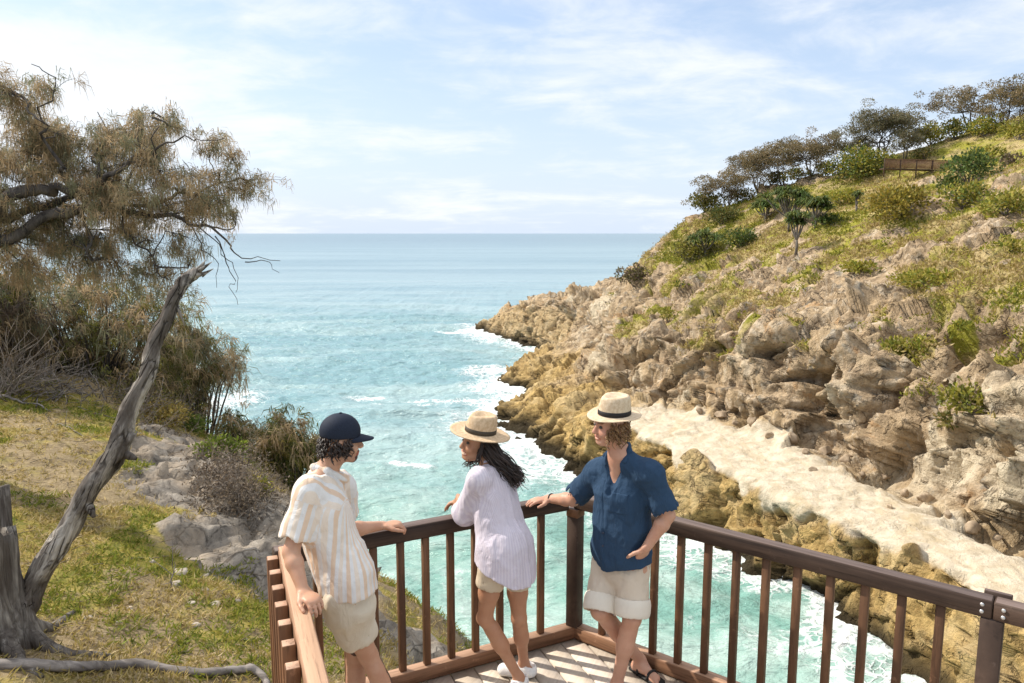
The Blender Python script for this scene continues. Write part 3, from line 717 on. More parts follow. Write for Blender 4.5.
def foot_ops(an, d, sc=1.):
    d = nrm(np.array([d[0], d[1], 0])); s = np.cross(d, UP); o = []
    h = np.array([an[0], an[1], .03]) - d*.035*sc
    o += [('u', Cap(an, h+d*.02, .036*sc, .034*sc), .03), ('u', Cap(h, h+d*.06*sc+UP*.015, .032*sc, .036*sc), .03),
          ('u', Cap(h+d*.05*sc+UP*.018, h+d*.165*sc-UP*.006, .036*sc, .036*sc, UP, 1.5), .03)]
    for i in range(5):
        b = h+d*(.16-.008*abs(i-1))*sc+s*(.028-.0145*i)*sc; b[2] = .022
        o.append(('u', Cap(b, b+d*(.052-.006*i)*sc-UP*.006, (.0125 if i == 0 else .0095)*sc, (.012 if i == 0 else .008)*sc), .008))
    return o
def skin_mat(name, base, red):
    t = NT(name); n = t.noise(t.coord('Object'), 11, 5, .6); n2 = t.noise(t.coord('Object'), 48, 3); c = t.mix(t.mapr(n, .35, .65, 0, .6), base, red); c = t.mix(t.mapr(n2, .55, .75, 0, .25), c, [x*.72 for x in base])
    c = t.mix(1., c, t.attr('Col', 'Color'), 'MULTIPLY')
    return t.done(t.pbr(c, .48, .35, t.bump(t.noise(t.coord('Object'), 160, 2), .12, .001), **{'Subsurface Weight': .12, 'Subsurface Scale': .012, 'Subsurface Radius': (1, .35, .2)}))
def cloth_mat(name, col, stripe=None, weave=420, rough=.85, crease=.5, sheen=0., trans=.0):
    t = NT(name); P = t.coord('Object'); n = t.noise(P, 5, 4); c = t.mix(t.mapr(n, .3, .7, 0, 1), [x*.94 for x in col], col)
    if stripe is not None: c = stripe(t, c)
    c = t.mix(t.mapr(t.noise(P, weave, 2, .5), .3, .7, 0, .12), c, [x*.6 for x in col])
    b = t.bump(t.noise(t.coord('Object', (1, 1, .45)), 13, 5, .6, .8), crease, .022, t.bump(t.noise(P, weave, 2), .15, .001))
    sh = t.pbr(c, rough, .15, b)
    if trans:
        tr = t.n('ShaderNodeBsdfTranslucent'); t.put(tr.inputs[0], c); x = t.n('ShaderNodeMixShader'); x.inputs[0].default_value = trans
        t.l(sh, x.inputs[1]); t.l(tr.outputs[0], x.inputs[2]); sh = x.outputs[0]
    return t.done(sh)
def folds(amp, seed, dirs=(9, 9, 4), pull=None):
    def f(p):
        q = p*np.array(dirs); r = (ridged(q, 3, seed)-.62)*amp*2.2+(fbm(p*22, 2, seed+5)-.5)*amp*.6
        return -r.astype(np.float32)
    return f
def hat_mesh(c, f, u, brim, crown_h, mats, root, tilt_edges=(.012, .012), name='hat', pinch=.016, lab=None):
    """straw fedora: lathed oval with brim, pinched crown and a ribbon"""
    f, u, r = frame(f, u); N = 56; th = np.arange(N)*2*math.pi/N; cs, sn = np.cos(th), np.sin(th)
    prof = [(.078, .0), (.082+.0, -.004)]
    rings = []
    def ring(kx, z, dz=None):      # oval, x side, y front/back
        x = sn*(.083*kx if kx <= 1.02 else .083+(kx-1)*1.); y = cs*(.100*kx if kx <= 1.02 else .100+(kx-1)*1.)
        zz = z+0*th if dz is None else z+dz
        return c+x[:, None]*r+y[:, None]*f+zz[:, None]*u
    wave = tilt_edges[0]*np.cos(th)+tilt_edges[1]*np.cos(2*th)
    # underside of brim from inside to edge, then top back to crown, then crown
    rings.append(ring(.97, -.004))
    for k in np.linspace(1.03, 1+brim, 6): rings.append(ring(k, -.004, wave*((k-1)/brim)**1.5))
    for k in np.linspace(1+brim+.002, 1.03, 6): rings.append(ring(k, .001, wave*((min(k-1, brim))/brim)**1.5))
    for k, z in ((1.0, .004), (.995, .02), (.985, .04), (.96, .065), (.93, .088), (.89, crown_h-.012), (.82, crown_h-.003), (.72, crown_h), (.55, crown_h-.004), (.35, crown_h-.012), (.12, crown_h-.018)):
        g = ring(k, z)
        if z > .05:
            a = (z-.05)/(crown_h-.05); fr = np.clip(cs, 0, 1)**2; sd = np.abs(sn)
            g = g-(np.sign(sn)*fr*sd*pinch*2.0*a)[:, None]*r*1.0 - (fr*.010*a)[:, None]*u
        rings.append(g)
    V = np.concatenate(rings); M = len(rings); i = np.arange(M-1)[:, None]*N; j = np.arange(N)[None]; kk = (j+1) % N
    Fq = np.stack([i+j, i+kk, i+N+kk, i+N+j], -1).reshape(-1, 4); V = np.concatenate([V, [V[-N:].mean(0)]])
    cap = np.stack([(M-1)*N+np.arange(N), (M-1)*N+(np.arange(N)+1) % N, np.full(N, M*N)], -1)
    o = mk(name, V, [Fq, cap], mats[0], root, True)
    if lab: o['label'] = lab
    b = np.concatenate([ring(1.0, .0045)+0*u, ring(1.018, .006), ring(1.016, .016), ring(1.004, .033), ring(.985, .0335)])
    i = np.arange(4)[:, None]*N; Fb = np.stack([i+j, i+kk, i+N+kk, i+N+j], -1).reshape(-1, 4)
    mk('hat_band', b, [Fb], mats[1], o, True)
    return o
def straw_mat(name, a, b):
    t = NT(name); P = t.coord('Object'); w = t.n('ShaderNodeTexWave', wave_type='RINGS', rings_direction='Z'); t.l(P, w.inputs[0]); w.inputs['Scale'].default_value = 60; w.inputs['Distortion'].default_value = .6
    n = t.noise(P, 60, 4); c = t.mix(t.mapr(n, .3, .7), a, b)
    return t.done(t.pbr(c, .8, .2, t.bump(t.noise(P, 190, 2), .45, .0025)))
def hair_tubes(paths, r, name, mat, root, sides=5):
    mb = MB()
    for i, p in enumerate(paths):
        n = len(p); tt = np.linspace(0, 1, n); mb.tube(p, r*(1-.75*tt**2.2)*(0.75+.25*np.minimum(1, tt*6)), sides)
    return mb.build(name, mat, root, True)
def hair_mat(name, a, b):
    t = NT(name); g = t.n('ShaderNodeNewGeometry'); c = t.mix(g.outputs['Random Per Island'], a, b)
    return t.done(t.pbr(c, .42, .4))
def eyes(P, fr, root, iris=(.05, .03, .02)):
    f, u, r = fr; w = mat_plain('eye', (.05, .04, .035), .2, .5)
    for s in (-1, 1):
        m = MB(); 
        V, Q = ball(P(s*.031, .083, -.004), [r, f, u], (.0125, .0095, .0085), 8, 12); m.add(V, Q); m.build('eye', w, root, True)
def ball(c, R, rad, n=8, m=12):
    ph = np.linspace(0.02, math.pi-.02, n); th = np.arange(m)*2*math.pi/m
    q = np.stack([np.sin(ph)[:, None]*np.cos(th), np.sin(ph)[:, None]*np.sin(th), np.cos(ph)[:, None]+0*th], -1).reshape(-1, 3)*np.array(rad)
    i = np.arange(n-1)[:, None]*m; j = np.arange(m)[None]; k = (j+1) % m
    return c+q@np.array([nrm(x) for x in R]), np.stack([i+j, i+m+j, i+m+k, i+k], -1).reshape(-1, 4)
def limb_u(a, b):
    ax = nrm(np.asarray(b)-a); ref = nrm(np.cross(ax, [.3, .8, .1])); r2 = np.cross(ax, ref)
    return lambda V: (np.arctan2((V-a)@r2, (V-a)@ref), ((V-a)@ax), np.linalg.norm((V-a)-((V-a)@ax)[:, None]*ax, axis=1))
def leg_ops(h, k, a, s=1.):
    bk = nrm(np.cross(nrm(k-h), np.cross(nrm(a-k), nrm(k-h)))+1e-6)     # towards the back of the knee
    calf = k+(a-k)*.30+bk*.018*s
    return [('u', Cap(h, h+(k-h)*.5, .086*s, .070*s), .05), ('u', Cap(h+(k-h)*.5, k, .070*s, .052*s), .03), ('u', Cap(k, k+(a-k)*.45, .050*s, .047*s), .03),
            ('u', Cap(k+(a-k)*.4, a, .046*s, .034*s), .03), ('u', Cap(calf-(a-k)*.12, calf+(a-k)*.14, .042*s, .036*s), .04), ('u', Ell(k-bk*.008, np.eye(3), (.046*s,)*3), .02)]
def arm_ops(s, e, w, k=1.):
    m = e+(w-e)*.28
    return [('u', Cap(s, e, .050*k, .040*k), .04), ('u', Cap(e, m, .040*k, .042*k), .02), ('u', Cap(m, w, .042*k, .0265*k), .02)]

# ---------------------------------------------------------------- man in blue
def man_blue():
    hd = J(611, 424, 4.32); f = nrm([-.93, -.36, 0]); 
    u = nrm([.20, .02, 1]); ho, P, fr = head_ops(hd, f, u, False, .6)
    nk = J(621, 451, 4.33); sl = J(650, 474, 4.20); sr = J(597, 472, 4.52); el = J(668, 515, 4.20); wl = J(646, 548, 4.20)
    er = J(573, 491, 4.72); er[2] = 1.125; wr = J(548, 492, 4.86); wr[2] = 1.082
    hl = J(634, 568, 4.36); hr = J(607, 566, 4.50); kl = J(632, 618, 4.28); kr = J(600, 611, 4.36); al = J(617, 668, 4.33); ar = J(640, 661, 4.60)
    al[2] = .085; ar[2] = .085
    ch = (sl+sr)/2; ch = J(622, 494, 4.38); pv = (hl+hr)/2; tf = nrm([-.80, -.60, 0]); 
    root = thing('person', 'man in navy short sleeved shirt and dark banded straw hat, hand in shorts pocket', 'person', (pv[0], pv[1], 0))
    body = ho+[('u', Cap(hd-f*.02-u*.07, nk-UP*.02, .056, .060), .03), ('u', Cap(nk-UP*.03, sl-UP*.005, .05, .052), .05), ('u', Cap(nk-UP*.03, sr-UP*.005, .05, .052), .05),
          ('u', Cap(pv+UP*.04, ch, .150, .168, tf, 1.5), .05), ('u', Cap(nk-UP*.03+tf*.012, ch+UP*.10+tf*.045, .053, .050), .03), ('u', Cap(hl+UP*.03, hr+UP*.03, .082, .082), .05)]
    body += arm_ops(sl, el, wl)+arm_ops(sr, er, wr)
    body += hand_ops(wl, np.array([-.18, .55, -.78]), np.array([-.4, .85, .3]), np.array([-.85, -.35, .2]), .12, 1.0, thumb=1.2)
    body += hand_ops(wr, np.array([-.90, -.42, .02]), np.array([0, 0, -1]), np.array([.4, -.9, 0]), .22, 1.0)
    body += leg_ops(hl, kl, al)+leg_ops(hr, kr, ar)+foot_ops(al, [-.62, -.70])+foot_ops(ar, [.55, -.75])
    def cols(V):
        c = np.ones((len(V), 3)); q = V-hd; z = q@fr[1]; y = q@fr[0]; x = q@fr[2]
        lip = (y > .078) & (np.abs(z+.073) < .013) & (np.abs(x) < .028); c[lip] = (.80, .50, .48)
        tee = (np.abs(z+.0725) < .0045) & (y > .075) & (np.abs(x) < .022); c[tee] = (1.5, 1.7, 1.9)
        br = (y > .062) & (np.abs(z-.024) < .007) & (np.abs(x) > .012) & (np.abs(x) < .05); c[br] = (.45, .38, .3)
        red = np.exp(-((z+.03)/.03)**2)*(y > .05); c *= 1-np.outer(red, (0, .10, .10)); return c
    sk = skin_mat('sunburnt fair skin', (.56, .315, .215), (.50, .25, .165)); solid('body', body, .0062, sk, root, cols)
    eyes(P, fr, root)
    # shirt
    hem = pv+UP*.035
    so = []
    for s_, e_ in ((sl, el), (sr, er)):
        ax = nrm(e_-s_); L = np.linalg.norm(e_-s_); so += [('u', Cap(s_, s_+ax*L*.80, .068, .076), .035)]
    for s_, e_ in ((sl, el), (sr, er)):
        ax = nrm(e_-s_); L = np.linalg.norm(e_-s_); so += [('s', Cap(s_+ax*L*.79, s_+ax*L*1.4, .067, .10), .004)]
        so += [('s', Cap(s_+ax*(L*.80+.12), s_+ax*(L*.80+.30), .125, .2), .004)]
    so += [('u', Cap(pv-UP*.02, ch+UP*.01, .200, .198, tf, 1.40), .045), ('u', Cap(nk-UP*.055, sl-UP*.006, .068, .068), .06), ('u', Cap(nk-UP*.055, sr-UP*.006, .068, .068), .06),
          ('u', Cap(pv-UP*.10-tf*.02, pv+UP*.12, .212, .198, tf, 1.34), .03)]
    so += [('c', Cut(pv+UP*.055, [0, 0, -1], lambda p: -.03*np.cos(((p-pv)@np.cross(tf, UP))*13)), .004)]
    so += [('s', Cap(nk+UP*.01+tf*.015, nk+UP*.20, .062, .085), .01), ('s', Cap(nk+tf*.056+UP*.02, nk+tf*.100-UP*.235, .070, .030), .005)]   # open neck
    so += [('f', folds(.011, 401, (8, 8, 5)), 0)]
    blue = cloth_mat('navy cotton shirt', (.030, .062, .115), None, 420, .8, .8)
    sh = solid('shirt', so, .0062, blue, root)
    # button placket and chest pocket: cloth laid over the shirt front
    base = [o for o in so]; sdv = np.cross(tf, UP); thick = lambda mm: ('f', lambda p: np.full(len(p), -mm, np.float32), 0)
    solid('placket', base+[thick(.004), ('c', Cut(pv+tf*.06, -tf), .001), ('c', Cut(pv+sdv*.018, sdv), .002), ('c', Cut(pv-sdv*.018, -sdv), .002), ('c', Cut(nk+UP*-.17, UP), .002)], .0062, blue, sh)
    pk = ch+sdv*-.085; pk = ch+np.cross(tf, UP)*.085
    pk = ch+nrm(np.cross(UP, tf))*.088
    sp = nrm(np.cross(UP, tf))
    solid('chest_pocket', base+[thick(.005), ('c', Cut(pv+tf*.03, -tf), .001), ('c', Cut(pk+sp*.058, sp), .002), ('c', Cut(pk-sp*.052, -sp), .002), ('c', Cut(pk+UP*.055, UP), .002), ('c', Cut(pk-UP*.07, -UP), .002)], .0062, blue, sh)
    co = []
    for s_ in (-1, 1):
        sd = np.cross(tf, UP)*s_
        co += [('u', Cap(nk-tf*.055+UP*.02, nk+sd*.066+UP*.012, .020, .020, np.array([0, 0, 1]), .8), .01), ('u', Cap(nk+sd*.068+UP*.002, nk+sd*.082+tf*.050-UP*.036, .013, .014), .012)]
    solid('collar', co, .0062, blue, sh)
    bt = mat_plain('dark button', (.02, .03, .06), .35, .5)
    for i in range(4):
        m = MB()
        z = .10+.085*i; b = pv+UP*z; b = b+tf*.134*(1+.02*i)+(ch-pv)*0; a = (ch-pv)/np.linalg.norm(ch-pv)
        b = pv+a*z+tf*(.152-.02*(i > 2)); m.tube([b-tf*.014, b+tf*.004], .0065, 8); m.build('button', bt, sh)
    # shorts
    cream = cloth_mat('cream chino shorts', (.64, .54, .43), None, 500, .9, .5)
    po = [('u', Cap(hl+UP*.02, hr+UP*.02, .098, .098), .04), ('u', Cap(pv+UP*.10, pv, .155, .165, tf, 1.35), .03)]
    cu = []
    for h_, k_ in ((hl, kl), (hr, kr)):
        ax = nrm(k_-h_); po += [('u', Cap(h_+ax*.05, h_+ax*.24, .094, .098), .03)]
    for h_, k_ in ((hl, kl), (hr, kr)):
        ax = nrm(k_-h_); po += [('s', Cap(h_+ax*.225, h_+ax*.6, .088, .12), .004), ('s', Cap(h_+ax*(.245+.15), h_+ax*.7, .15, .2), .004)]
    po += [('f', folds(.008, 411, (10, 10, 6)), 0)]
    st = solid('shorts', po, .0062, cream, root)
    for h_, k_ in ((hl, kl), (hr, kr)):
        ax = nrm(k_-h_); cuo = [('u', Cap(h_+ax*.214, h_+ax*.240, .110, .109), 0), ('s', Cap(h_+ax*.1, h_+ax*.5, .092, .096), .003), ('s', Cap(h_+ax*(.238+.155), h_+ax*.7, .15, .2), .003), ('s', Cap(h_-ax*.2, h_+ax*(.212-.155), .2, .15), .003)]
        solid('rolled_cuff', cuo, .0062, cloth_mat('pale rolled cuff', (.74, .67, .57), None, 500, .9, .3), st)
    # hat, hair, sandals, bracelet
    hat_mesh(hd+u*.058-f*.008, f+u*0, nrm(u+np.array([.20, .04, 0])), .060, .118, (straw_mat('natural straw', (.53, .40, .265), (.68, .55, .395)), mat_plain('black ribbon', (.018, .014, .014), .6, .3, 300, .3)), root, (-.006, -.006), lab='natural straw fedora with a black ribbon')
    rs = np.random.default_rng(5); paths = []
    for i in range(210):
        a = rs.uniform(.30, math.pi*2-.30)
        if abs(a) < .9 or abs(a-2*math.pi) < .9: 
            if rs.random() < .6: continue
        z = rs.uniform(-.045, .055); rr = .082+.02*rs.random(); p0 = hd+fr[0]*(math.cos(a)*.094*-1*-1)+fr[2]*math.sin(a)*.080+fr[1]*z
        if (p0-hd)@fr[0] > .055: continue
        L = rs.uniform(.05, .09); n = 9; tt = np.linspace(0, 1, n); out = nrm((p0-hd)-fr[1]*((p0-hd)@fr[1])); ph = rs.uniform(0, 6.3); fq = rs.uniform(1.2, 2.4)*6.3; tan = np.cross(out, fr[1])
        paths.append(p0+out[None]*(.002+.022*tt[:, None])-fr[1][None]*(L*tt[:, None])+.010*tt[:, None]**.5*(np.cos(ph+fq*tt)[:, None]*tan+np.sin(ph+fq*tt)[:, None]*out))
    hair_tubes(paths, .0052, 'hair', hair_mat('sandy curls', (.13, .065, .028), (.30, .17, .075)), root)
    sm = mat_plain('black sandal leather', (.02, .018, .017), .6, .3)
    for a_, d_ in ((al, [-.62, -.70]), (ar, [.55, -.75])): sandal(a_, d_, sm, root)
    m = MB(); d = nrm(wr-er); n1 = nrm(np.cross(d, UP)); n2 = np.cross(d, n1); c0 = wr-d*.03
    m.tube([c0+.033*(math.cos(q)*n1+math.sin(q)*n2) for q in np.linspace(0, 2*math.pi, 25)], .0045, 6); m.build('bracelet', sm, root, True)
    return root
def sandal(an, d, mat, root):
    d = nrm(np.array([d[0], d[1], 0])); s = np.cross(d, UP); h = np.array([an[0], an[1], 0])-d*.045; m = MB()
    tt = np.linspace(0, 1, 15); w = .036+.012*np.sin(tt*math.pi*.9)-.02*(tt > .98); L = .265; top = []; bot = []
    ol = [h+d*(L*t-.02)+s*ww for t, ww in zip(tt, w)]+[h+d*(L*t-.02)-s*ww for t, ww in zip(tt[::-1], w[::-1])]
    n = len(ol); v = [p+UP*.016 for p in ol]+[p+UP*.001 for p in ol]; b = m.n
    m.add(v, np.zeros((0, 4), int)); m.f.append(np.array([list(range(n))[::-1]])+b); m.f.append(np.array([list(range(n, 2*n))])+b); m.f.append(np.array([[i, (i+1) % n, n+(i+1) % n, n+i] for i in range(n)])+b)
    so = m.build('sandal', mat, root)
    k = MB()
    for y in (.065, .150):
        c = h+d*y; k.tube([c+s*.046*math.cos(q)+UP*(.012+(.062 if y < .1 else .046)*math.sin(q)) for q in np.linspace(0, math.pi, 12)], .009, 6)
    k.build('strap', mat, so, True)

# ---------------------------------------------------------------- woman
def woman():
    hd = J(478, 441, 4.52); f = nrm([-.87, -.47, .14]); u = nrm([.20, .05, 1]); ho, P, fr = head_ops(hd, f, u, True, 1.)
    nk = J(491, 463, 4.50); sl = J(479, 479, 4.36); sr = J(511, 476, 4.64); el = J(464, 512, 4.50); el[2] = 1.095; wl = J(459, 497, 4.70); wl[2] = 1.14
    er = sr+np.array([-.13, .12, -.20]); er = np.array([er[0], er[1], 1.10]); wr = J(462, 497, 4.78); wr[2] = 1.10
    hl = J(493, 566, 4.30); hr = J(516, 566, 4.44); kl = J(485, 618, 4.36); kr = J(519, 618, 4.46); al = J(519, 669, 4.40); ar = J(524, 662, 4.56); al[2] = .085; ar[2] = .085
    ch = J(495, 500, 4.46); pv = (hl+hr)/2; tf = nrm([-.70, .71, 0])
    root = thing('person', 'woman in pale lilac shirt and tan straw hat leaning her elbows on the railing', 'person', (pv[0], pv[1], 0))
    body = ho+[('u', Cap(hd-f*.02-u*.07, nk-UP*.02, .045, .048), .03), ('u', Cap(nk-UP*.03, sl, .04, .042), .05), ('u', Cap(nk-UP*.03, sr, .04, .042), .05),
          ('u', Cap(pv+UP*.05, ch, .135, .135, tf, 1.5), .05), ('u', Cap(hl+UP*.02, hr+UP*.02, .082, .082), .05)]
    body += arm_ops(sl, el, wl, .80)+arm_ops(sr, er, wr, .80)
    body += hand_ops(wl, np.array([-.25, .45, -.55]), np.array([.4, .5, -.5]), np.array([.5, .5, .4]), .55, .88)+hand_ops(wr, np.array([-.75, .1, -.25]), np.array([0, -.3, -1]), np.array([-.2, .9, 0]), .4, .88)
    body += leg_ops(hl, kl, al, .86)+leg_ops(hr, kr, ar, .86)+foot_ops(al, [-.30, -.80], .9)+foot_ops(ar, [-.95, .1], .9)
    def cols(V):
        c = np.ones((len(V), 3)); q = V-hd; z = q@fr[1]; y = q@fr[0]; x = q@fr[2]
        lip = (y > .074) & (np.abs(z+.073) < .014) & (np.abs(x) < .03); c[lip] = (.85, .42, .42)
        tee = (np.abs(z+.0722) < .0085) & (y > .066) & (np.abs(x) < .027); c[tee] = (1.75, 2.3, 2.9)
        br = (y > .060) & (np.abs(z-.022) < .006) & (np.abs(x) > .012) & (np.abs(x) < .048); c[br] = (.2, .15, .13); return c
    solid('body', body, .0060, skin_mat('tanned skin', (.47, .245, .145), (.42, .20, .115)), root, cols)
    eyes(P, fr, root)
    sd = nrm(np.cross(tf, UP))
    so = [('u', Cap(pv+UP*.03, ch+UP*.02, .172, .158, tf, 1.34), .02), ('u', Cap(nk-UP*.05, sl-UP*.004, .058, .060), .06), ('u', Cap(nk-UP*.05, sr-UP*.004, .058, .060), .06), ('u', Cap(pv-UP*.16-tf*.01, pv+UP*.10, .210, .190, tf, 1.15), .03)]
    for s_, e_ in ((sl, el), (sr, er)):
        ax = nrm(e_-s_); L = np.linalg.norm(e_-s_); so += [('u', Cap(s_, s_+ax*L*.92, .068, .074), .04)]
    mid = el+(wl-el)*.25; so += [('u', Cap(el-nrm(el-sl)*.03, mid, .072, .070), .03)]
    so += [('s', Cap(el+(wl-el)*.28, el+(wl-el)*1.2, .052, .06), .004), ('s', Cap(er+(wr-er)*.2, er+(wr-er)*1.2, .06, .07), .004)]
    wob = lambda p: -.05*(1-np.clip(np.abs((p-pv)@sd)/.17, 0, 1)**2)+.055*np.clip(((p-pv)@tf)/.15, -1, 1)
    so += [('c', Cut(pv+UP*.03, [0, 0, -1], wob), .004), ('s', Cap(nk+UP*.012+tf*.01, nk+UP*.2, .052, .08), .01), ('s', Cap(pv-UP*.30, pv-UP*.10, .15, .15, tf, 1.3), .004)]
    fo = folds(.010, 431, (8, 8, 3))
    pleat = nk-tf*.1
    def fo2(p):
        x = (p-pleat)@sd; back = np.clip(-((p-ch)@tf)/.06, 0, 1)
        return fo(p)-(.007*np.exp(-(x/.010)**2)*back*sstep(-.1, -.2, (p-nk)[..., 2])).astype(np.float32)
    so += [('f', fo2, 0)]
    def stripes(t, c):
        s = t.math('FRACT', t.math('MULTIPLY', t.attr('su'), 62)); m = t.mapr(t.math('ABSOLUTE', t.math('SUBTRACT', s, .5)), .12, .36)
        return t.mix(t.math('MULTIPLY', m, .55), c, (.60, .53, .63))
    lil = cloth_mat('lilac striped linen shirt', (.76, .70, .77), stripes, 480, .9, .75, trans=.12)
    def su(V):
        x = (V-pv)@sd; y = (V-pv)@tf*1.3; a = np.arctan2(x, -y)*.17; top = V[:, 2] > max(sr[2], sl[2])-.07; return np.where(top, x*.9, a)
    sh = solid('shirt', so, .0060, lil, root, None, {'su': su})
    co = [('u', Cap(nk+sd*.045+UP*.012, nk-tf*.05+UP*.026, .017, .018), .01), ('u', Cap(nk-sd*.045+UP*.012, nk-tf*.05+UP*.026, .017, .018), .01), ('u', Cap(nk-sd*.045+UP*.012, nk+tf*.06-UP*.02, .017, .018), .01), ('u', Cap(nk+sd*.045+UP*.012, nk+tf*.06-UP*.02, .017, .018), .01)]
    solid('collar', co, .006, lil, sh)
    po = [('u', Cap(hl+UP*.0, hr+UP*.0, .080, .080), .04)]
    for h_, k_ in ((hl, kl), (hr, kr)): ax = nrm(k_-h_); po += [('u', Cap(h_+ax*.03, h_+ax*.10, .084, .090), .03)]
    for h_, k_ in ((hl, kl), (hr, kr)): ax = nrm(k_-h_); po += [('s', Cap(h_+ax*.085, h_+ax*.6, .078, .1), .004), ('s', Cap(h_+ax*(.10+.14), h_+ax*.7, .14, .2), .004)]
    po += [('f', folds(.006, 441), 0)]
    solid('shorts', po, .006, cloth_mat('beige linen shorts', (.62, .51, .37), None, 420), root)
    hat_mesh(hd+u*.056-f*.004, f, nrm(u+np.array([.22, 0, 0])), .090, .118, (straw_mat('tan straw', (.48, .34, .205), (.64, .48, .32)), mat_plain('dark olive hat band', (.06, .045, .03), .6, .3, 300, .3)), root, (.004, -.004), lab='tan straw hat with a wide flat brim')
    # long wavy hair blown back over the shoulder
    rs = np.random.default_rng(9); paths = []; f_, u_, r_ = fr
    lock = hair_mat('dark brown hair', (.012, .008, .007), (.040, .022, .015))
    for i in range(440):
        a = rs.uniform(1.40, math.pi*2-1.40); z = rs.uniform(-.03, .06); p0 = hd+f_*math.cos(a)*.088+r_*math.sin(a)*.074+u_*z
        front = math.cos(a) > .05
        end = (J(516, 479, 4.46)+rs.normal(0, 1, 3)*np.array([.030, .035, .030])) if not front or rs.random() < .35 else (J(470, 470, 4.42)+rs.normal(0, 1, 3)*np.array([.018, .02, .02]))
        if front and math.sin(a) < 0 and rs.random() < .5: end = J(463, 466, 4.60)+rs.normal(0, 1, 3)*.012
        q1 = p0+nrm(p0-hd-u_*((p0-hd)@u_))*.03-u_*.07; q2 = (q1*.45+end*.55)+np.array([.012, -.03, .008])
        n = 16; tt = np.linspace(0, 1, n)[:, None]; cv = (1-tt)**3*p0+3*(1-tt)**2*tt*q1+3*(1-tt)*tt**2*q2+tt**3*end
        ph = rs.uniform(0, 6.3); wv = rs.uniform(2.0, 3.0)*6.3
        cv = cv+.014*tt*(np.cos(ph*.3+wv*tt)*np.array([.6, -.6, .5])+np.sin(ph+wv*.8*tt)*np.array([.5, .4, -.6])); paths.append(cv)
    hair_tubes(paths, .0050, 'hair', lock, root)
    # white sneakers
    for a_, d_ in ((al, [-.30, -.80]), (ar, [-.95, .1])):
        d = nrm(np.array([d_[0], d_[1], 0])); h = np.array([a_[0], a_[1], .035])-d*.035
        op = [('u', Cap(h+UP*.008, h+UP*.03, .043, .040), .02), ('u', Cap(h, h+d*.165-UP*.002, .044, .044, UP, 1.1), .03), ('u', Cap(h+d*.03+UP*.02, h+d*.11+UP*.008, .040, .036), .03), ('c', Cut([0, 0, .0015], [0, 0, -1]), .002), ('s', Cap(h+UP*.05, h+UP*.2, .038, .05), .004)]
        solid('sneaker', op, .006, mat_plain('white canvas sneaker', (.80, .78, .75), .7, .3, 90, .06), root)
    return root

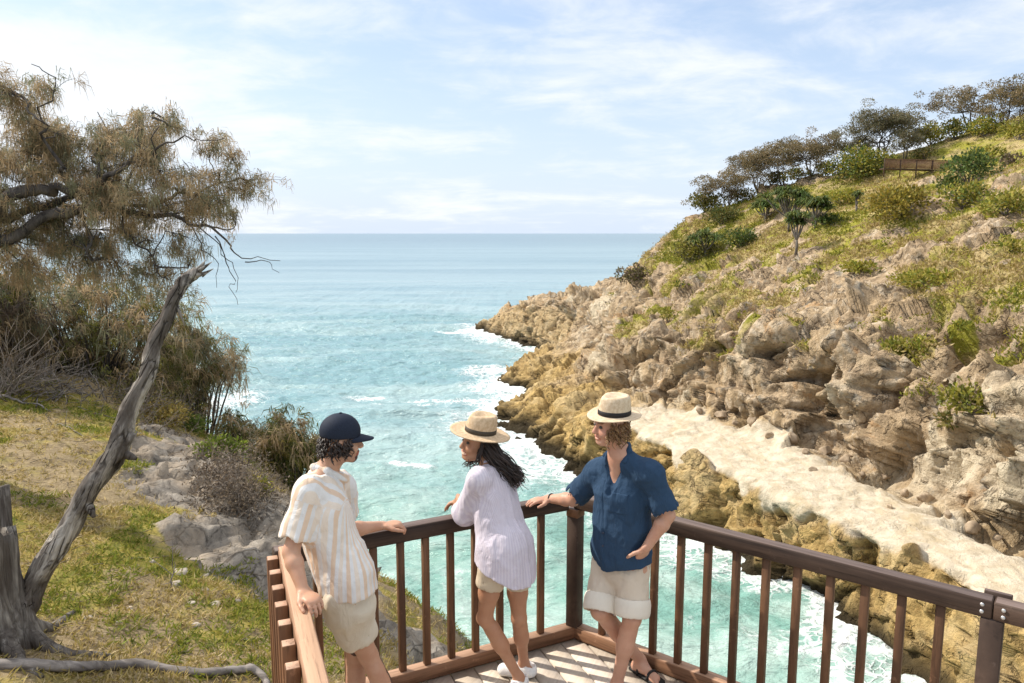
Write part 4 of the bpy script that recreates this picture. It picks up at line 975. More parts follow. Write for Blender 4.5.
# ---------------------------------------------------------------- man in cap
def man_cap():
    hd = J(341, 439, 3.92); f = nrm([.96, .22, -.06]); u = nrm([.05, 0, 1]); ho, P, fr = head_ops(hd, f, u)
    nk = J(324, 471, 3.90); sr = J(308, 492, 3.74); sl = J(342, 486, 4.06); er = J(291, 552, 3.62); wr = J(303, 603, 3.50); wr[2] = 1.098; wr[:2] = J(304, 600, 3.50)[:2]
    el = J(349, 532, 4.20); el[2] = 1.13; wl = J(382, 529, 4.36); wl[2] = 1.094
    hr = J(340, 603, 3.68); hl = J(357, 598, 3.90); kr = J(368, 655, 3.93); kl = J(356, 661, 4.08); ar = J(398, 708, 4.02); al = J(356, 724, 4.1); ar[2] = .085; al[2] = .085
    ch = J(322, 515, 3.86); pv = (hl+hr)/2; hl = pv+(hl-pv)*.72; hr = pv+(hr-pv)*.72; tf = nrm([.86, .50, 0]); sd = np.cross(tf, UP)
    root = thing('person', 'man in navy cap and peach striped shirt leaning in the railing corner', 'person', (pv[0], pv[1], 0))
    body = ho+[('u', Cap(hd-f*.02-u*.07, nk-UP*.02, .056, .060), .03), ('u', Cap(nk-UP*.03, sl-UP*.005, .05, .052), .05), ('u', Cap(nk-UP*.03, sr-UP*.005, .05, .052), .05),
          ('u', Cap(pv+UP*.06, ch, .150, .168, tf, 1.5), .05), ('u', Cap(hl+UP*.03, hr+UP*.03, .082, .082), .05)]
    body += arm_ops(sl, el, wl)+arm_ops(sr, er, wr)
    body += hand_ops(wr, np.array([.62, -.62, -.10]), np.array([-.05, .05, -1]), np.array([-.5, -.9, 0]), .62, 1.05, thumb=.55)
    body += hand_ops(wl, np.array([.86, .30, .0]), np.array([0, .0, -1]), np.array([.2, -.9, 0]), .65, 1.05, thumb=.6)
    body += leg_ops(hl, kl, al)+leg_ops(hr, kr, ar)+foot_ops(al, [.75, .4])+foot_ops(ar, [.75, .2])
    def cols(V):
        c = np.ones((len(V), 3)); q = V-hd; z = q@fr[1]; y = q@fr[0]; x = q@fr[2]
        lip = (y > .080) & (np.abs(z+.073) < .013) & (np.abs(x) < .026); c[lip] = (.80, .45, .45)
        br = (y > .062) & (np.abs(z-.022) < .008) & (np.abs(x) > .010) & (np.abs(x) < .05); c[br] = (.15, .12, .12)
        go = (y > .050) & (z < -.086) & (np.abs(x) < .034) | ((y > .080) & (np.abs(z+.057) < .006) & (np.abs(x) < .03)); c[go] = (.12, .09, .09)
        jaw = np.clip(-(z+.06)/.03, 0, 1)*(y > -.02)*.35*(z > -.13); c *= 1-np.outer(jaw, (.6, .65, .6)); return c
    solid('body', body, .0062, skin_mat('light tan skin', (.54, .31, .205), (.47, .235, .145)), root, cols)
    eyes(P, fr, root)
    so = []
    for s_, e_ in ((sl, el), (sr, er)):
        ax = nrm(e_-s_); L = np.linalg.norm(e_-s_); so += [('u', Cap(s_, s_+ax*L*.72, .070, .079), .035)]
    for s_, e_ in ((sl, el), (sr, er)):
        ax = nrm(e_-s_); L = np.linalg.norm(e_-s_); so += [('s', Cap(s_+ax*L*.74, s_+ax*L*1.5, .064, .10), .004), ('s', Cap(s_+ax*(L*.72+.135), s_+ax*(L*.80+.34), .135, .2), .004)]
    so += [('u', Cap(pv+UP*.06, ch+UP*.01, .190, .200, tf, 1.42), .045), ('u', Cap(nk-UP*.055, sl-UP*.006, .068, .068), .06), ('u', Cap(nk-UP*.055, sr-UP*.006, .068, .068), .06), ('u', Cap(pv-UP*.06, pv+UP*.14, .214, .198, tf, 1.48), .03)]
    so += [('c', Cut(pv+UP*.072, [0, 0, -1], lambda p: .02*np.cos(((p-pv)@tf)*13)), .004), ('s', Cap(nk+UP*.012+tf*.015, nk+UP*.2, .060, .085), .01), ('f', folds(.012, 461, (7, 7, 4)), 0)]
    def stripes(t, c):
        s = t.math('FRACT', t.math('MULTIPLY', t.attr('su'), 19)); m = t.mapr(t.math('ABSOLUTE', t.math('SUBTRACT', s, .5)), .20, .28)
        s2 = t.math('FRACT', t.math('MULTIPLY', t.attr('su'), 9.5)); m2 = t.mapr(t.math('ABSOLUTE', t.math('SUBTRACT', s2, .5)), .24, .26)
        return t.mix(m, c, t.mix(m2, (.80, .60, .44), (.84, .72, .60)))
    def su(V):
        a = np.arctan2((V-pv)@sd, (V-pv)@tf*1.3)*.19
        for s_, e_ in ((sr, er), (sl, el)):
            th, tt, rr = limb_u(s_, e_)(V); m = (rr < .105) & (tt > .055); a = np.where(m, th*.085, a)
        top = (V[:, 2] > min(sr[2], sl[2])-.015+.05*((V-nk)@tf)/.1) & ~(((V-sr)@nrm(er-sr) > .055) & (np.linalg.norm(V-sr, axis=1) < .3)) & ~(((V-sl)@nrm(el-sl) > .055) & (np.linalg.norm(V-sl, axis=1) < .3)); a = np.where(top, (V-nk)@sd, a)
        return a
    pe = cloth_mat('white shirt with peach stripes', (.84, .82, .80), stripes, 420, .9, .65, trans=.12)
    sh = solid('shirt', so, .0062, pe, root, None, {'su': su})
    co = []
    for s_ in (-1, 1): co += [('u', Cap(nk-tf*.055+UP*.03, nk+sd*s_*.06+UP*.018, .018, .020), .01), ('u', Cap(nk+sd*s_*.06+UP*.018, nk+sd*s_*.045+tf*.10-UP*.05, .020, .022), .012)]
    solid('collar', co, .0062, pe, sh, None, {'su': su})
    po = [('u', Cap(hl+UP*.02, hr+UP*.02, .104, .104), .04), ('u', Cap(pv+UP*.05, pv, .155, .172, tf, 1.25), .03)]
    for h_, k_ in ((hl, kl), (hr, kr)): ax = nrm(k_-h_); po += [('u', Cap(h_+ax*.05, h_+ax*.25, .106, .114), .03)]
    for h_, k_ in ((hl, kl), (hr, kr)): ax = nrm(k_-h_); po += [('s', Cap(h_+ax*.225, h_+ax*.6, .092, .12), .004), ('s', Cap(h_+ax*(.24+.16), h_+ax*.75, .155, .21), .004)]
    po += [('f', folds(.008, 471), 0)]
    solid('shorts', po, .0062, cloth_mat('stone chino shorts', (.66, .58, .46), None, 500, .9, .5), root)
    # cap
    c0 = hd+u*.030-f*.006; f_, u_, r_ = fr; navy = mat_plain('navy cotton cap', (.013, .019, .036), .75, .25, 240, .25, .3)
    hu = nrm(u_+f_*(-.10)); hf, hu, hr2 = frame(f_, hu)
    cap = [('u', Ell(c0+hu*.012, [hr2, hf, hu], (.090, .108, .098)), 0), ('c', Cut(c0-hu*.012, -hu), .003), ('s', Ell(c0+hu*.004, [hr2, hf, hu], (.080, .098, .090)), .002)]
    cp = solid('cap', cap, .0055, navy, root)
    m = MB(); ts = np.linspace(-1, 1, 17); g = []
    for zo, k_ in ((0, 0), (-.005, 1)):
        for v in np.linspace(0, 1, 6):
            for t_ in ts:
                a = t_*1.12; rim = np.array([math.sin(a)*.088, math.cos(a)*.104]); ex = .075*(1-(abs(t_))**2.6)
                g.append(c0-hu*(.006+.020*(v**1.3)*0.75+.010*(t_**2))+hu*zo+hr2*rim[0]*(1-.10*v)+hf*(rim[1]+ex*v))
    n = 17; a = (np.arange(5)[:, None]*n+np.arange(16)[None]).ravel(); q = np.stack([a, a+1, a+n+1, a+n], -1); m.add(g, np.concatenate([q, q[:, ::-1]+6*n]))
    ed = [5*n+i for i in range(n)]; m.f.append(np.array([[ed[i], ed[i+1], ed[i+1]+6*n, ed[i]+6*n] for i in range(n-1)]))
    m.build('visor', navy, cp, True)
    V, Q = ball(c0+hu*.111, [hr2, hf, hu], (.009, .009, .005)); mk('cap_button', V, [Q], navy, cp, True)
    rs = np.random.default_rng(6); paths = []
    for i in range(230):
        a = rs.uniform(.85, 2*math.pi-.85); z = rs.uniform(-.05, .03); p0 = hd+f_*math.cos(a)*.090+r_*math.sin(a)*.078+u_*z
        if (p0-hd)@f_ > .05: continue
        L = rs.uniform(.04, .07); n = 9; tt = np.linspace(0, 1, n)[:, None]; out = nrm((p0-hd)-u_*((p0-hd)@u_)); ph = rs.uniform(0, 6.3); fq = rs.uniform(1.1, 2.)*6.3; tan = np.cross(out, u_)
        paths.append(p0+out*(.004+.026*tt)-u_*(L*tt)+.010*tt**.5*(np.cos(ph+fq*tt)*tan+np.sin(ph+fq*tt)*out))
    hair_tubes(paths, .0055, 'hair', hair_mat('black curls', (.012, .009, .008), (.05, .03, .022)), root)
    sm = mat_plain('brown sandal leather', (.10, .05, .03), .6, .3)
    for a_, d_ in ((al, [.75, .4]), (ar, [.75, .2])): sandal(a_, d_, sm, root)
    return root
# ================================================================ VEGETATION AND DEAD WOOD
def unit(n, rng): v = rng.normal(0, 1, (n, 3)); return v/np.linalg.norm(v, axis=1)[:, None]
def cards(mb, C, D, L, W, col, rng, bend=.25):
    """pointed leaves: base, two shoulders, tip"""
    n = len(C); D = D/np.linalg.norm(D, axis=1)[:, None]; S = np.cross(D, unit(n, rng)); S /= np.linalg.norm(S, axis=1)[:, None]+1e-9
    Nn = np.cross(S, D); L = np.broadcast_to(L, (n,))[:, None]; W = np.broadcast_to(W, (n,))[:, None]
    v = np.stack([C, C+D*L*.45+S*W+Nn*L*bend*.3, C+D*L, C+D*L*.45-S*W+Nn*L*bend*.3], 1).reshape(-1, 3)
    a = np.arange(n)[:, None]*4+np.arange(4); mb.add(v, a, np.repeat(col, 4, 0))
def pick(cols, n, rng, var=.2):
    c = np.array(cols)[rng.integers(0, len(cols), n)]; return c*rng.uniform(1-var, 1+var, (n, 1))
def blob_leaves(mb, lumps, dens, L, W, cols, rng, up=.4):
    """leaves through a set of lumps (center, radii), thicker towards the outside; each lump is its own shade"""
    for c, r in lumps:
        r = np.asarray(r, float); n = max(6, int(dens*(r[0]*r[1]+r[1]*r[2]+r[0]*r[2])))
        d = unit(n, rng); rad = rng.uniform(.35, 1, n)**.45; C = np.asarray(c)+d*rad[:, None]*r
        C += .16*r*rng.normal(0, 1, (n, 3))
        D = d+unit(n, rng)*.8+np.array([0, 0, up]); shade = rng.uniform(.75, 1.25)
        cards(mb, C, D, L*rng.uniform(.6, 1.3, n), W*rng.uniform(.7, 1.2, n), pick(cols, n, rng)*shade, rng)
def lumps_for(w, h, rng, n=9, dep=None):
    out = []
    for i in range(n):
        a = rng.uniform(0, 6.3); q = math.sqrt(rng.random())*.36
        x, y = math.cos(a)*q*w, math.sin(a)*q*(dep or w); top = (1-(2*q)**2*.7); z = h*top*rng.uniform(.35, .72)
        r = w*rng.uniform(.14, .23); out.append(((x, y, z), (r, r, min(r*.8, h*.4))))
    return out
LEAF = {}
GREEN_YEL = [(.26, .255, .034), (.33, .30, .045), (.17, .20, .03), (.38, .31, .065)]
OLIVE = [(.13, .135, .03), (.19, .175, .04), (.085, .10, .025), (.25, .20, .055)]
DEEP = [(.07, .12, .032), (.10, .16, .04), (.055, .095, .028), (.14, .17, .04)]
BROWNCR = [(.27, .20, .11), (.20, .165, .09), (.32, .23, .125), (.15, .14, .075)]
SHEOAK = [(.39, .285, .165), (.33, .26, .155), (.46, .335, .195), (.27, .25, .15), (.22, .225, .135)]
DRYBR = [(.20, .15, .105), (.13, .095, .07), (.26, .20, .145), (.09, .07, .055)]

def shrub(name, label, p, w, h, cols, rng, group=None, L=.26, W=.08, dens=46, n=10, stems=True, cat='shrub', lm='leaves'):
    root = thing(name, label, cat, p, group)
    P = Vector([float(x) for x in p]); P = np.array(P)
    lm_ = lumps_for(w, h, rng, n); mb = MB(); blob_leaves(mb, [(P+np.array(c), r) for c, r in lm_], dens, L, W, cols, rng)
    mb.build('foliage', LEAF[lm], root)
    if stems:
        s = MB()
        for c, r in lm_[::2]:
            e = np.array(c); t = np.linspace(0, 1, 5)[:, None]
            s.tube(P+np.array([0, 0, -.15])+(e*np.array([.25, .25, 0]))*(1-t)*t*0+e*t+np.array([0, 0, .1])*np.sin(t*3), np.linspace(.05, .02, 5)*min(1.4, w/2.5), 5)
        s.build('stem', BARK['grey'], root)
    return root
def hill_tree(label, p, w, h, rng, lean=0., cols=BROWNCR, group=None, stems=3, nb=13, dens=110, open_=1.):
    root = thing('coastal_tree', label, 'tree', p, group); P = np.array([float(x) for x in p]); tr = MB(); cr = MB(); forks = []
    for k in range(stems):
        a = rng.uniform(0, 6.3); f = np.array([lean*w*.35+math.cos(a)*w*.10, math.sin(a)*w*.08, h*rng.uniform(.28, .42)]); t = np.linspace(0, 1, 7)[:, None]
        s0 = np.array([math.cos(a)*.12, math.sin(a)*.12, -.4]); path = s0+(f-s0)*t+np.array([.12, .08, 0])*np.sin(t*7+k)
        tr.tube(P+path, np.linspace(.13, .07, 7)*h/7, 6, .2, k); forks.append(f)
    for k in range(nb):
        a = 2.4*k+rng.uniform(-.3, .3); q = math.sqrt((k+.5)/nb)*.44
        c = np.array([math.cos(a)*q*w+lean*w, math.sin(a)*q*w*.8, h*(rng.uniform(.58, .95)-.45*q*q/.2*rng.uniform(.2, 1.2))]); r = w*rng.uniform(.08, .165)
        f = forks[k % stems]; mid = f*.45+c*.55+np.array([0, 0, -.06*h])+rng.normal(0, .05*w, 3); t = np.linspace(0, 1, 7)[:, None]
        tr.tube(P+(1-t)**2*f+2*t*(1-t)*mid+t*t*c, np.linspace(.055, .014, 7)*h/7, 4)
        blob_leaves(cr, [(P+c, (r*1.15, r*1.15, r*.62))], dens*open_, .26, .060, cols, rng, up=.1)
        for _ in range(4):
            c2 = c+rng.normal(0, 1, 3)*np.array([1.1, 1.1, .6])*r; blob_leaves(cr, [(P+c2, (r*.55, r*.55, r*.32))], dens*open_, .24, .055, cols, rng, up=.1)
            tr.tube([P+c, P+(c+c2)/2, P+c2], [.018, .014, .008], 3)
    cr.build('crown', LEAF['leaves'], root); tr.build('trunk', BARK['hill'], root)
    return root
def pandanus(label, p, w, h, rng, group=None, heads=9, trunk_h=.5):
    root = thing('pandanus', label, 'palm', p, group); P = np.array([float(x) for x in p]); bl = MB(); tr = MB()
    fork = np.array([0, 0, h*trunk_h*.55])
    tr.tube([P+[0, 0, -.3], P+fork*.5+[.05, 0, 0], P+fork], [.16, .13, .12], 7)
    for k in range(heads):
        a = 6.283*k/heads+rng.uniform(-.4, .4); q = rng.uniform(.05, .40)*w; c = np.array([math.cos(a)*q, math.sin(a)*q, h*rng.uniform(.62, .84)-.30*q])
        t = np.linspace(0, 1, 5)[:, None]; tr.tube(P+fork+(c-fork)*t+np.array([0, 0, -.25])*np.sin(t*3.14), np.linspace(.10, .07, 5), 6)
        n = 64; d = unit(n, rng); d[:, 2] = np.abs(d[:, 2])*.9+.05; d /= np.linalg.norm(d, axis=1)[:, None]
        L = rng.uniform(.8, 1.35, n)*min(1.3, .40*w); col = pick(DEEP+[(.14, .16, .04)], n, rng)
        S = np.cross(d, UP); S /= np.linalg.norm(S, axis=1)[:, None]+1e-6
        p0 = P+c; m = p0+d*L[:, None]*.55+UP*.08; e = p0+d*L[:, None]*.95-UP*(.32*L[:, None]); wd = .075
        v = np.stack([p0-S*wd*.6, p0+S*wd*.6, m+S*wd, m-S*wd, e], 1).reshape(-1, 3); b = np.arange(n)[:, None]*5; n0 = bl.n
        bl.add(v, b+np.array([0, 1, 2, 3]), np.repeat(col, 5, 0)); bl.f.append(b+np.array([3, 2, 4])+n0)
    bl.build('crown', LEAF['leaves'], root); tr.build('trunk', BARK['grey'], root)
    return root
def sprays(mb, A, rng, cols, n=15, L=(.16, .36), W=.0062, droop=.8, spread=.75, wind=(.1, -.05, 0)):
    """bunches of thin drooping needles hanging from twig ends"""
    m = len(A); N = m*n
    p = np.repeat(A, n, 0)+rng.normal(0, 1, (N, 3))*.045
    tw = np.repeat(unit(m, rng)*.7, n, 0)
    d = tw+unit(N, rng)*spread+np.array([0, 0, -.15])+np.array(wind); d /= np.linalg.norm(d, axis=1)[:, None]
    Ls = rng.uniform(*L, N)[:, None]*np.repeat(rng.uniform(.7, 1.25, m), n)[:, None]
    p1 = p+d*Ls*.5; d2 = d*(1-droop*.6)+np.array([0, 0, -droop]); d2 /= np.linalg.norm(d2, axis=1)[:, None]; p2 = p1+d2*Ls*.55
    S = np.cross(d, unit(N, rng)); S /= np.linalg.norm(S, axis=1)[:, None]; w = W*rng.uniform(.7, 1.3, N)[:, None]
    shade = np.repeat(np.array(cols)[rng.integers(0, len(cols), m)], n, 0)*rng.uniform(.8, 1.2, (N, 1))
    v = np.stack([p-S*w*.6, p+S*w*.6, p1+S*w, p1-S*w, p2+S*w*.35, p2-S*w*.35], 1).reshape(-1, 3); b = np.arange(N)[:, None]*6; n0 = mb.n
    mb.add(v, b+np.array([0, 1, 2, 3]), np.repeat(shade, 6, 0)); mb.f.append(b+np.array([3, 2, 4, 5])+n0)
def inpoly(x, y, poly):
    ins = np.zeros(len(x), bool); n = len(poly)
    for i in range(n):
        (x1, y1), (x2, y2) = poly[i], poly[(i+1) % n]
        c = ((y1 > y) != (y2 > y)) & (x < (x2-x1)*(y-y1)/(y2-y1+1e-12)+x1); ins ^= c
    return ins
def fill_poly(poly, n, Y0, dY, rng):
    """points through the volume of a crown whose outline stands in the plane Y0"""
    W = np.array([J(a, b, Y0)[[0, 2]] for a, b in poly]); lo, hi = W.min(0), W.max(0); out = []
    while sum(len(o) for o in out) < n:
        q = rng.uniform(lo, hi, (n*2, 2)); out.append(q[inpoly(q[:, 0], q[:, 1], W)])
    q = np.concatenate(out)[:n]; y = Y0+dY*np.clip(rng.normal(0, .5, n), -1, 1)
    return np.stack([q[:, 0], y, q[:, 1]], -1)
def wiggle(pts, n, rng, amp):
    pts = np.asarray(pts, float); t = np.linspace(0, len(pts)-1, n); P = np.stack([np.interp(t, np.arange(len(pts)), pts[:, k]) for k in range(3)], -1)
    for _ in range(2): P[1:-1] = (P[:-2]+2*P[1:-1]+P[2:])/4
    return P+amp*(np.stack([fbm(np.stack([t*1.7+s*31, t*0+s, t*0], -1), 3, 600+s) for s in rng.integers(0, 999, 3)], -1)-.5)*np.minimum(1, t/1.0)[:, None]
def sheoak():
    rng = np.random.default_rng(21); Y = 10.2
    base = np.array([-8.6, 10.2, -.75])
    root = thing('sheoak_tree', 'large spreading she-oak with bronze needle foliage reaching in over the slope', 'tree', base)
    tr = MB(); limbs = []
    def limb(px, r0, r1, n=26, amp=.25, st=None, dy=0.):
        P = [J(a, b, Y+dy*i/len(px)) for i, (a, b) in enumerate(px)]
        if st is not None: P = [st]+P
        P = wiggle(P, n, rng, amp); tr.tube(P, r1+(r0-r1)*np.linspace(1, 0, n)**1.35, 8, .22, int(rng.integers(99))); limbs.append(P); return P
    t0 = np.array([-7.9, 10.2, 1.2])
    tr.tube(wiggle([base-UP*.4, base+np.array([.15, 0, .9]), t0, J(-60, 250, Y)], 16, rng, .1), np.linspace(.34, .20, 16), 10, .2, 3)
    limb([(-60, 250), (-20, 222), (22, 196), (48, 188), (70, 192), (100, 182), (120, 165), (140, 150)], .115, .02, 34, .2, dy=-.2)
    limb([(-60, 252), (-10, 240), (18, 236), (50, 216), (80, 205), (110, 208), (150, 212), (190, 222), (215, 235), (245, 262), (275, 258)], .105, .004, 44, .2, dy=.5)
    limb([(-40, 240), (10, 220), (40, 212), (75, 200), (120, 205), (165, 200), (205, 185), (240, 175)], .07, .012, 34, .3, dy=1.1)
    limb([(70, 192), (60, 165), (50, 140), (40, 105), (48, 80), (30, 62)], .030, .005, 24, .3, dy=-.8)
    limb([(100, 182), (95, 160), (105, 135), (100, 108)], .026, .006, 20, .3, dy=.8)
    limb([(120, 165), (150, 155), (190, 140), (220, 135)], .024, .005, 20, .3, dy=-1.)
    limb([(110, 208), (135, 180), (150, 150), (160, 110)], .026, .005, 22, .3, dy=-.5)
    limb([(-30, 170), (5, 175), (30, 160), (60, 150)], .04, .01, 20, .3, dy=1.)
    limb([(-30, 60), (0, 88), (30, 105), (45, 118)], .03, .01, 18, .2, dy=-1.)
    limb([(80, 205), (88, 230), (92, 260)], .03, .008, 14, .2, dy=.3)
    limb([(120, 207), (130, 235), (150, 255), (158, 268)], .022, .006, 14, .25, dy=.2)
    limb([(215, 236), (232, 262), (228, 285), (238, 300)], .009, .003, 14, .2, dy=.2)
    limb([(200, 228), (225, 250), (236, 275), (235, 292)], .008, .003, 14, .2, dy=.5)
    limb([(245, 262), (262, 262), (280, 272)], .008, .003, 10, .15, dy=.2)
    limb([(190, 222), (200, 245), (222, 268), (216, 290)], .010, .003, 12, .2, dy=.0)
    top = [(-40, 112), (-5, 122), (25, 132), (45, 118), (62, 138), (85, 128), (105, 122), (135, 120), (160, 114), (180, 126), (200, 140), (212, 148), (222, 150), (236, 168), (243, 186), (243, 212), (230, 222), (215, 214), (185, 220), (150, 212), (110, 222), (60, 230), (20, 238), (-40, 250)]
    C = np.concatenate([fill_poly(top, 120, Y+.45, .8, rng), fill_poly([(-20, 235), (80, 228), (140, 222), (188, 226), (196, 250), (165, 285), (130, 275), (90, 296), (30, 290), (-20, 300)], 34, Y+.6, .9, rng),
                        fill_poly([(-5, 78), (15, 82), (30, 74), (46, 84), (50, 100), (30, 108), (0, 98)], 5, Y-.3, .4, rng)])
    LP = np.concatenate(limbs); A = []
    for c in C:
        d = np.linalg.norm((LP-c)*np.array([1, .5, 1.0]), axis=1)+np.maximum(0, LP[:, 2]-c[2])*.6; a = LP[np.argmin(d)]
        L = np.linalg.norm(c-a); mid = (a+c)/2+rng.normal(0, .12, 3)*min(1, L)+UP*.12*L
        P = wiggle([a, mid, c], 9, rng, .12); tr.tube(P, np.linspace(.015, .004, 9)*min(1.4, .5+L*.5), 4)
        k = int(rng.integers(4, 8))
        for _ in range(k):
            e = c+rng.normal(0, 1, 3)*np.array([.20, .24, .14]); P2 = wiggle([P[5], (P[6]+e)/2+UP*.04, e], 6, rng, .06); tr.tube(P2, np.linspace(.005, .002, 6), 3)
            for t in (3, 4, 5): A.append(P2[t]+rng.normal(0, .03, 3))
    A = np.array(A); keep = rng.random(len(A)) < .88; A = A[keep]
    cr = MB(); sprays(cr, A, rng, SHEOAK, 24, (.09, .215), .0038, 1.0, .6)
    cr.build('crown', LEAF['needles'], root); tr.build('trunk', BARK['sheoak'], root, True)
    return root
def needle_bush(label, poly, Y0, dY, n, rng, gz, cols=SHEOAK, per=14, L=(.2, .42), W=.009, group=None, sub=6, spread=.30):
    W0 = np.array([J(a, b, Y0) for a, b in poly]); bx = W0[:, 0].mean(); base = np.array([bx, Y0, gz(bx, Y0)])
    root = thing('sheoak_bush', label, 'bush', base, group); C = fill_poly(poly, n, Y0, dY, rng); tr = MB(); A = []
    for c in C:
        b0 = base+np.array([(c[0]-bx)*.35, (c[1]-Y0)*.3, -.2]); P = wiggle([b0, (b0*.5+c*.5)+UP*.25, c], 10, rng, .3); tr.tube(P, np.linspace(.035, .006, 10), 4)
        for _ in range(sub):
            e = c+rng.normal(0, 1, 3)*np.array([spread, spread, spread*.75]); tr.tube([c, (c+e)/2+UP*.05, e], [.006, .005, .003], 3)
            A += [e, (c+e)/2+rng.normal(0, .05, 3)]
    cr = MB(); sprays(cr, np.array(A), rng, cols, per, L, W, spread=.85); cr.build('foliage', LEAF['needles'], root); tr.build('stem', BARK['sheoak'], root, True)
    return root
def twig_heap(label, pts, rng, n, ln, r, mat, cat='scrub', group=None, name='dry_scrub', leafcols=None, up=.5):
    base = pts.mean(0); base[2] = pts[:, 2].min(); root = thing(name, label, cat, base, group); m = MB(); A = []
    for i in range(n):
        a = pts[rng.integers(len(pts))]+rng.normal(0, .12, 3)*np.array([1, 1, 0]); d = unit(1, rng)[0]; d[2] = abs(d[2])*up+.15; d = nrm(d); L = ln*rng.uniform(.5, 1.2)
        P = wiggle([a-UP*.1, a+d*L*.5+rng.normal(0, .07, 3), a+d*L], 7, rng, .2*ln); m.tube(P, np.linspace(r, r*.3, 7)*rng.uniform(.6, 1.2), 4)
        for _ in range(3):
            k = rng.integers(2, 6); e = P[k]+(nrm(d+unit(1, rng)[0]*.9))*L*.35; m.tube([P[k], (P[k]+e)/2+rng.normal(0, .03, 3), e], [r*.45, r*.35, r*.2], 3); A.append(e)
    m.build('branches', mat, root)
    if leafcols is not None:
        A = np.array(A); A = A[rng.random(len(A)) < .8]; c = MB(); cards(c, np.repeat(A, 9, 0)+rng.normal(0, .10, (len(A)*9, 3)), unit(len(A)*9, rng), .065, .012, pick(leafcols, len(A)*9, rng), rng); c.build('foliage', LEAF['leaves'], root)
    return root
BARK = {}
def init_mats():
    LEAF['leaves'] = mat_leaf('shrub leaves', .2, .32); LEAF['needles'] = mat_leaf('she-oak needles', .1, .5, .6); LEAF['grass'] = mat_leaf('grass blades', .1, .35, .7)
    BARK['grey'] = mat_bark('grey bark', (.10, .085, .07), (.27, .24, .205)); BARK['hill'] = mat_bark('dark bark', (.055, .045, .038), (.19, .16, .13))
    BARK['sheoak'] = mat_bark('she-oak bark', (.038, .033, .032), (.155, .135, .12), 14); BARK['dead'] = mat_dead('bleached dead wood', .46); BARK['stump'] = mat_dead('charred old stump wood', .62, .62, 0., .25)
    BARK['log'] = mat_bark('weathered log', (.08, .068, .06), (.36, .32, .29), 12, (.1, 1, 1)); BARK['twig'] = mat_bark('dry twigs', (.12, .095, .075), (.36, .31, .26), 9)

def mat_dead(name, k, g0=1., rot=-.46, ck=.85):
    t = NT(name); v = t.coord('Object', (1, 1, 1), (0, rot, 0)); m = t.n('ShaderNodeMapping'); t.l(v, m.inputs[0]); m.inputs['Scale'].default_value = (1, 1, .07)
    wp = t.n('ShaderNodeVectorMath', operation='MULTIPLY_ADD'); nz = t.n('ShaderNodeTexNoise'); t.l(m.outputs[0], nz.inputs['Vector']); nz.inputs['Scale'].default_value = 9; t.l(nz.outputs['Color'], wp.inputs[0]); wp.inputs[1].default_value = (.06, .06, .02); t.l(m.outputs[0], wp.inputs[2])
    crk = t.math('MULTIPLY', t.mapr(t.voro(wp.outputs[0], 17, 'DISTANCE_TO_EDGE'), 0, .09, 1, 0), t.mapr(t.noise(t.coord('Object'), 3.5, 3), .40, .55))
    g = t.noise(m.outputs[0], 26, 6, .65, .5); w = t.noise(m.outputs[0], 7, 4, .6, .8); b = t.noise(t.coord('Object', (1, 1, .5)), 2.4, 4, .6, .5)
    c = t.mix(t.ramp(g, [(.3, 0.), (.62, 1.)]), [x*g0 for x in (.12, .10, .084)], [x*g0 for x in (.58, .53, .47)]); c = t.mix(t.mapr(w, .40, .60, .75, 0), c, (.07, .056, .047)); c = t.mix(t.mapr(b, k-.06, k+.12, 0, .8) if k < .5 else t.mapr(b, .3, .55, .85, .1), c, (.075, .06, .05))
    c = t.mix(t.math('MULTIPLY', crk, ck), c, (.03, .024, .02))
    return t.done(t.pbr(c, .85, .15, t.bump(t.math('SUBTRACT', t.math('ADD', g, w), t.math('MULTIPLY', crk, ck)), 1., .018)))
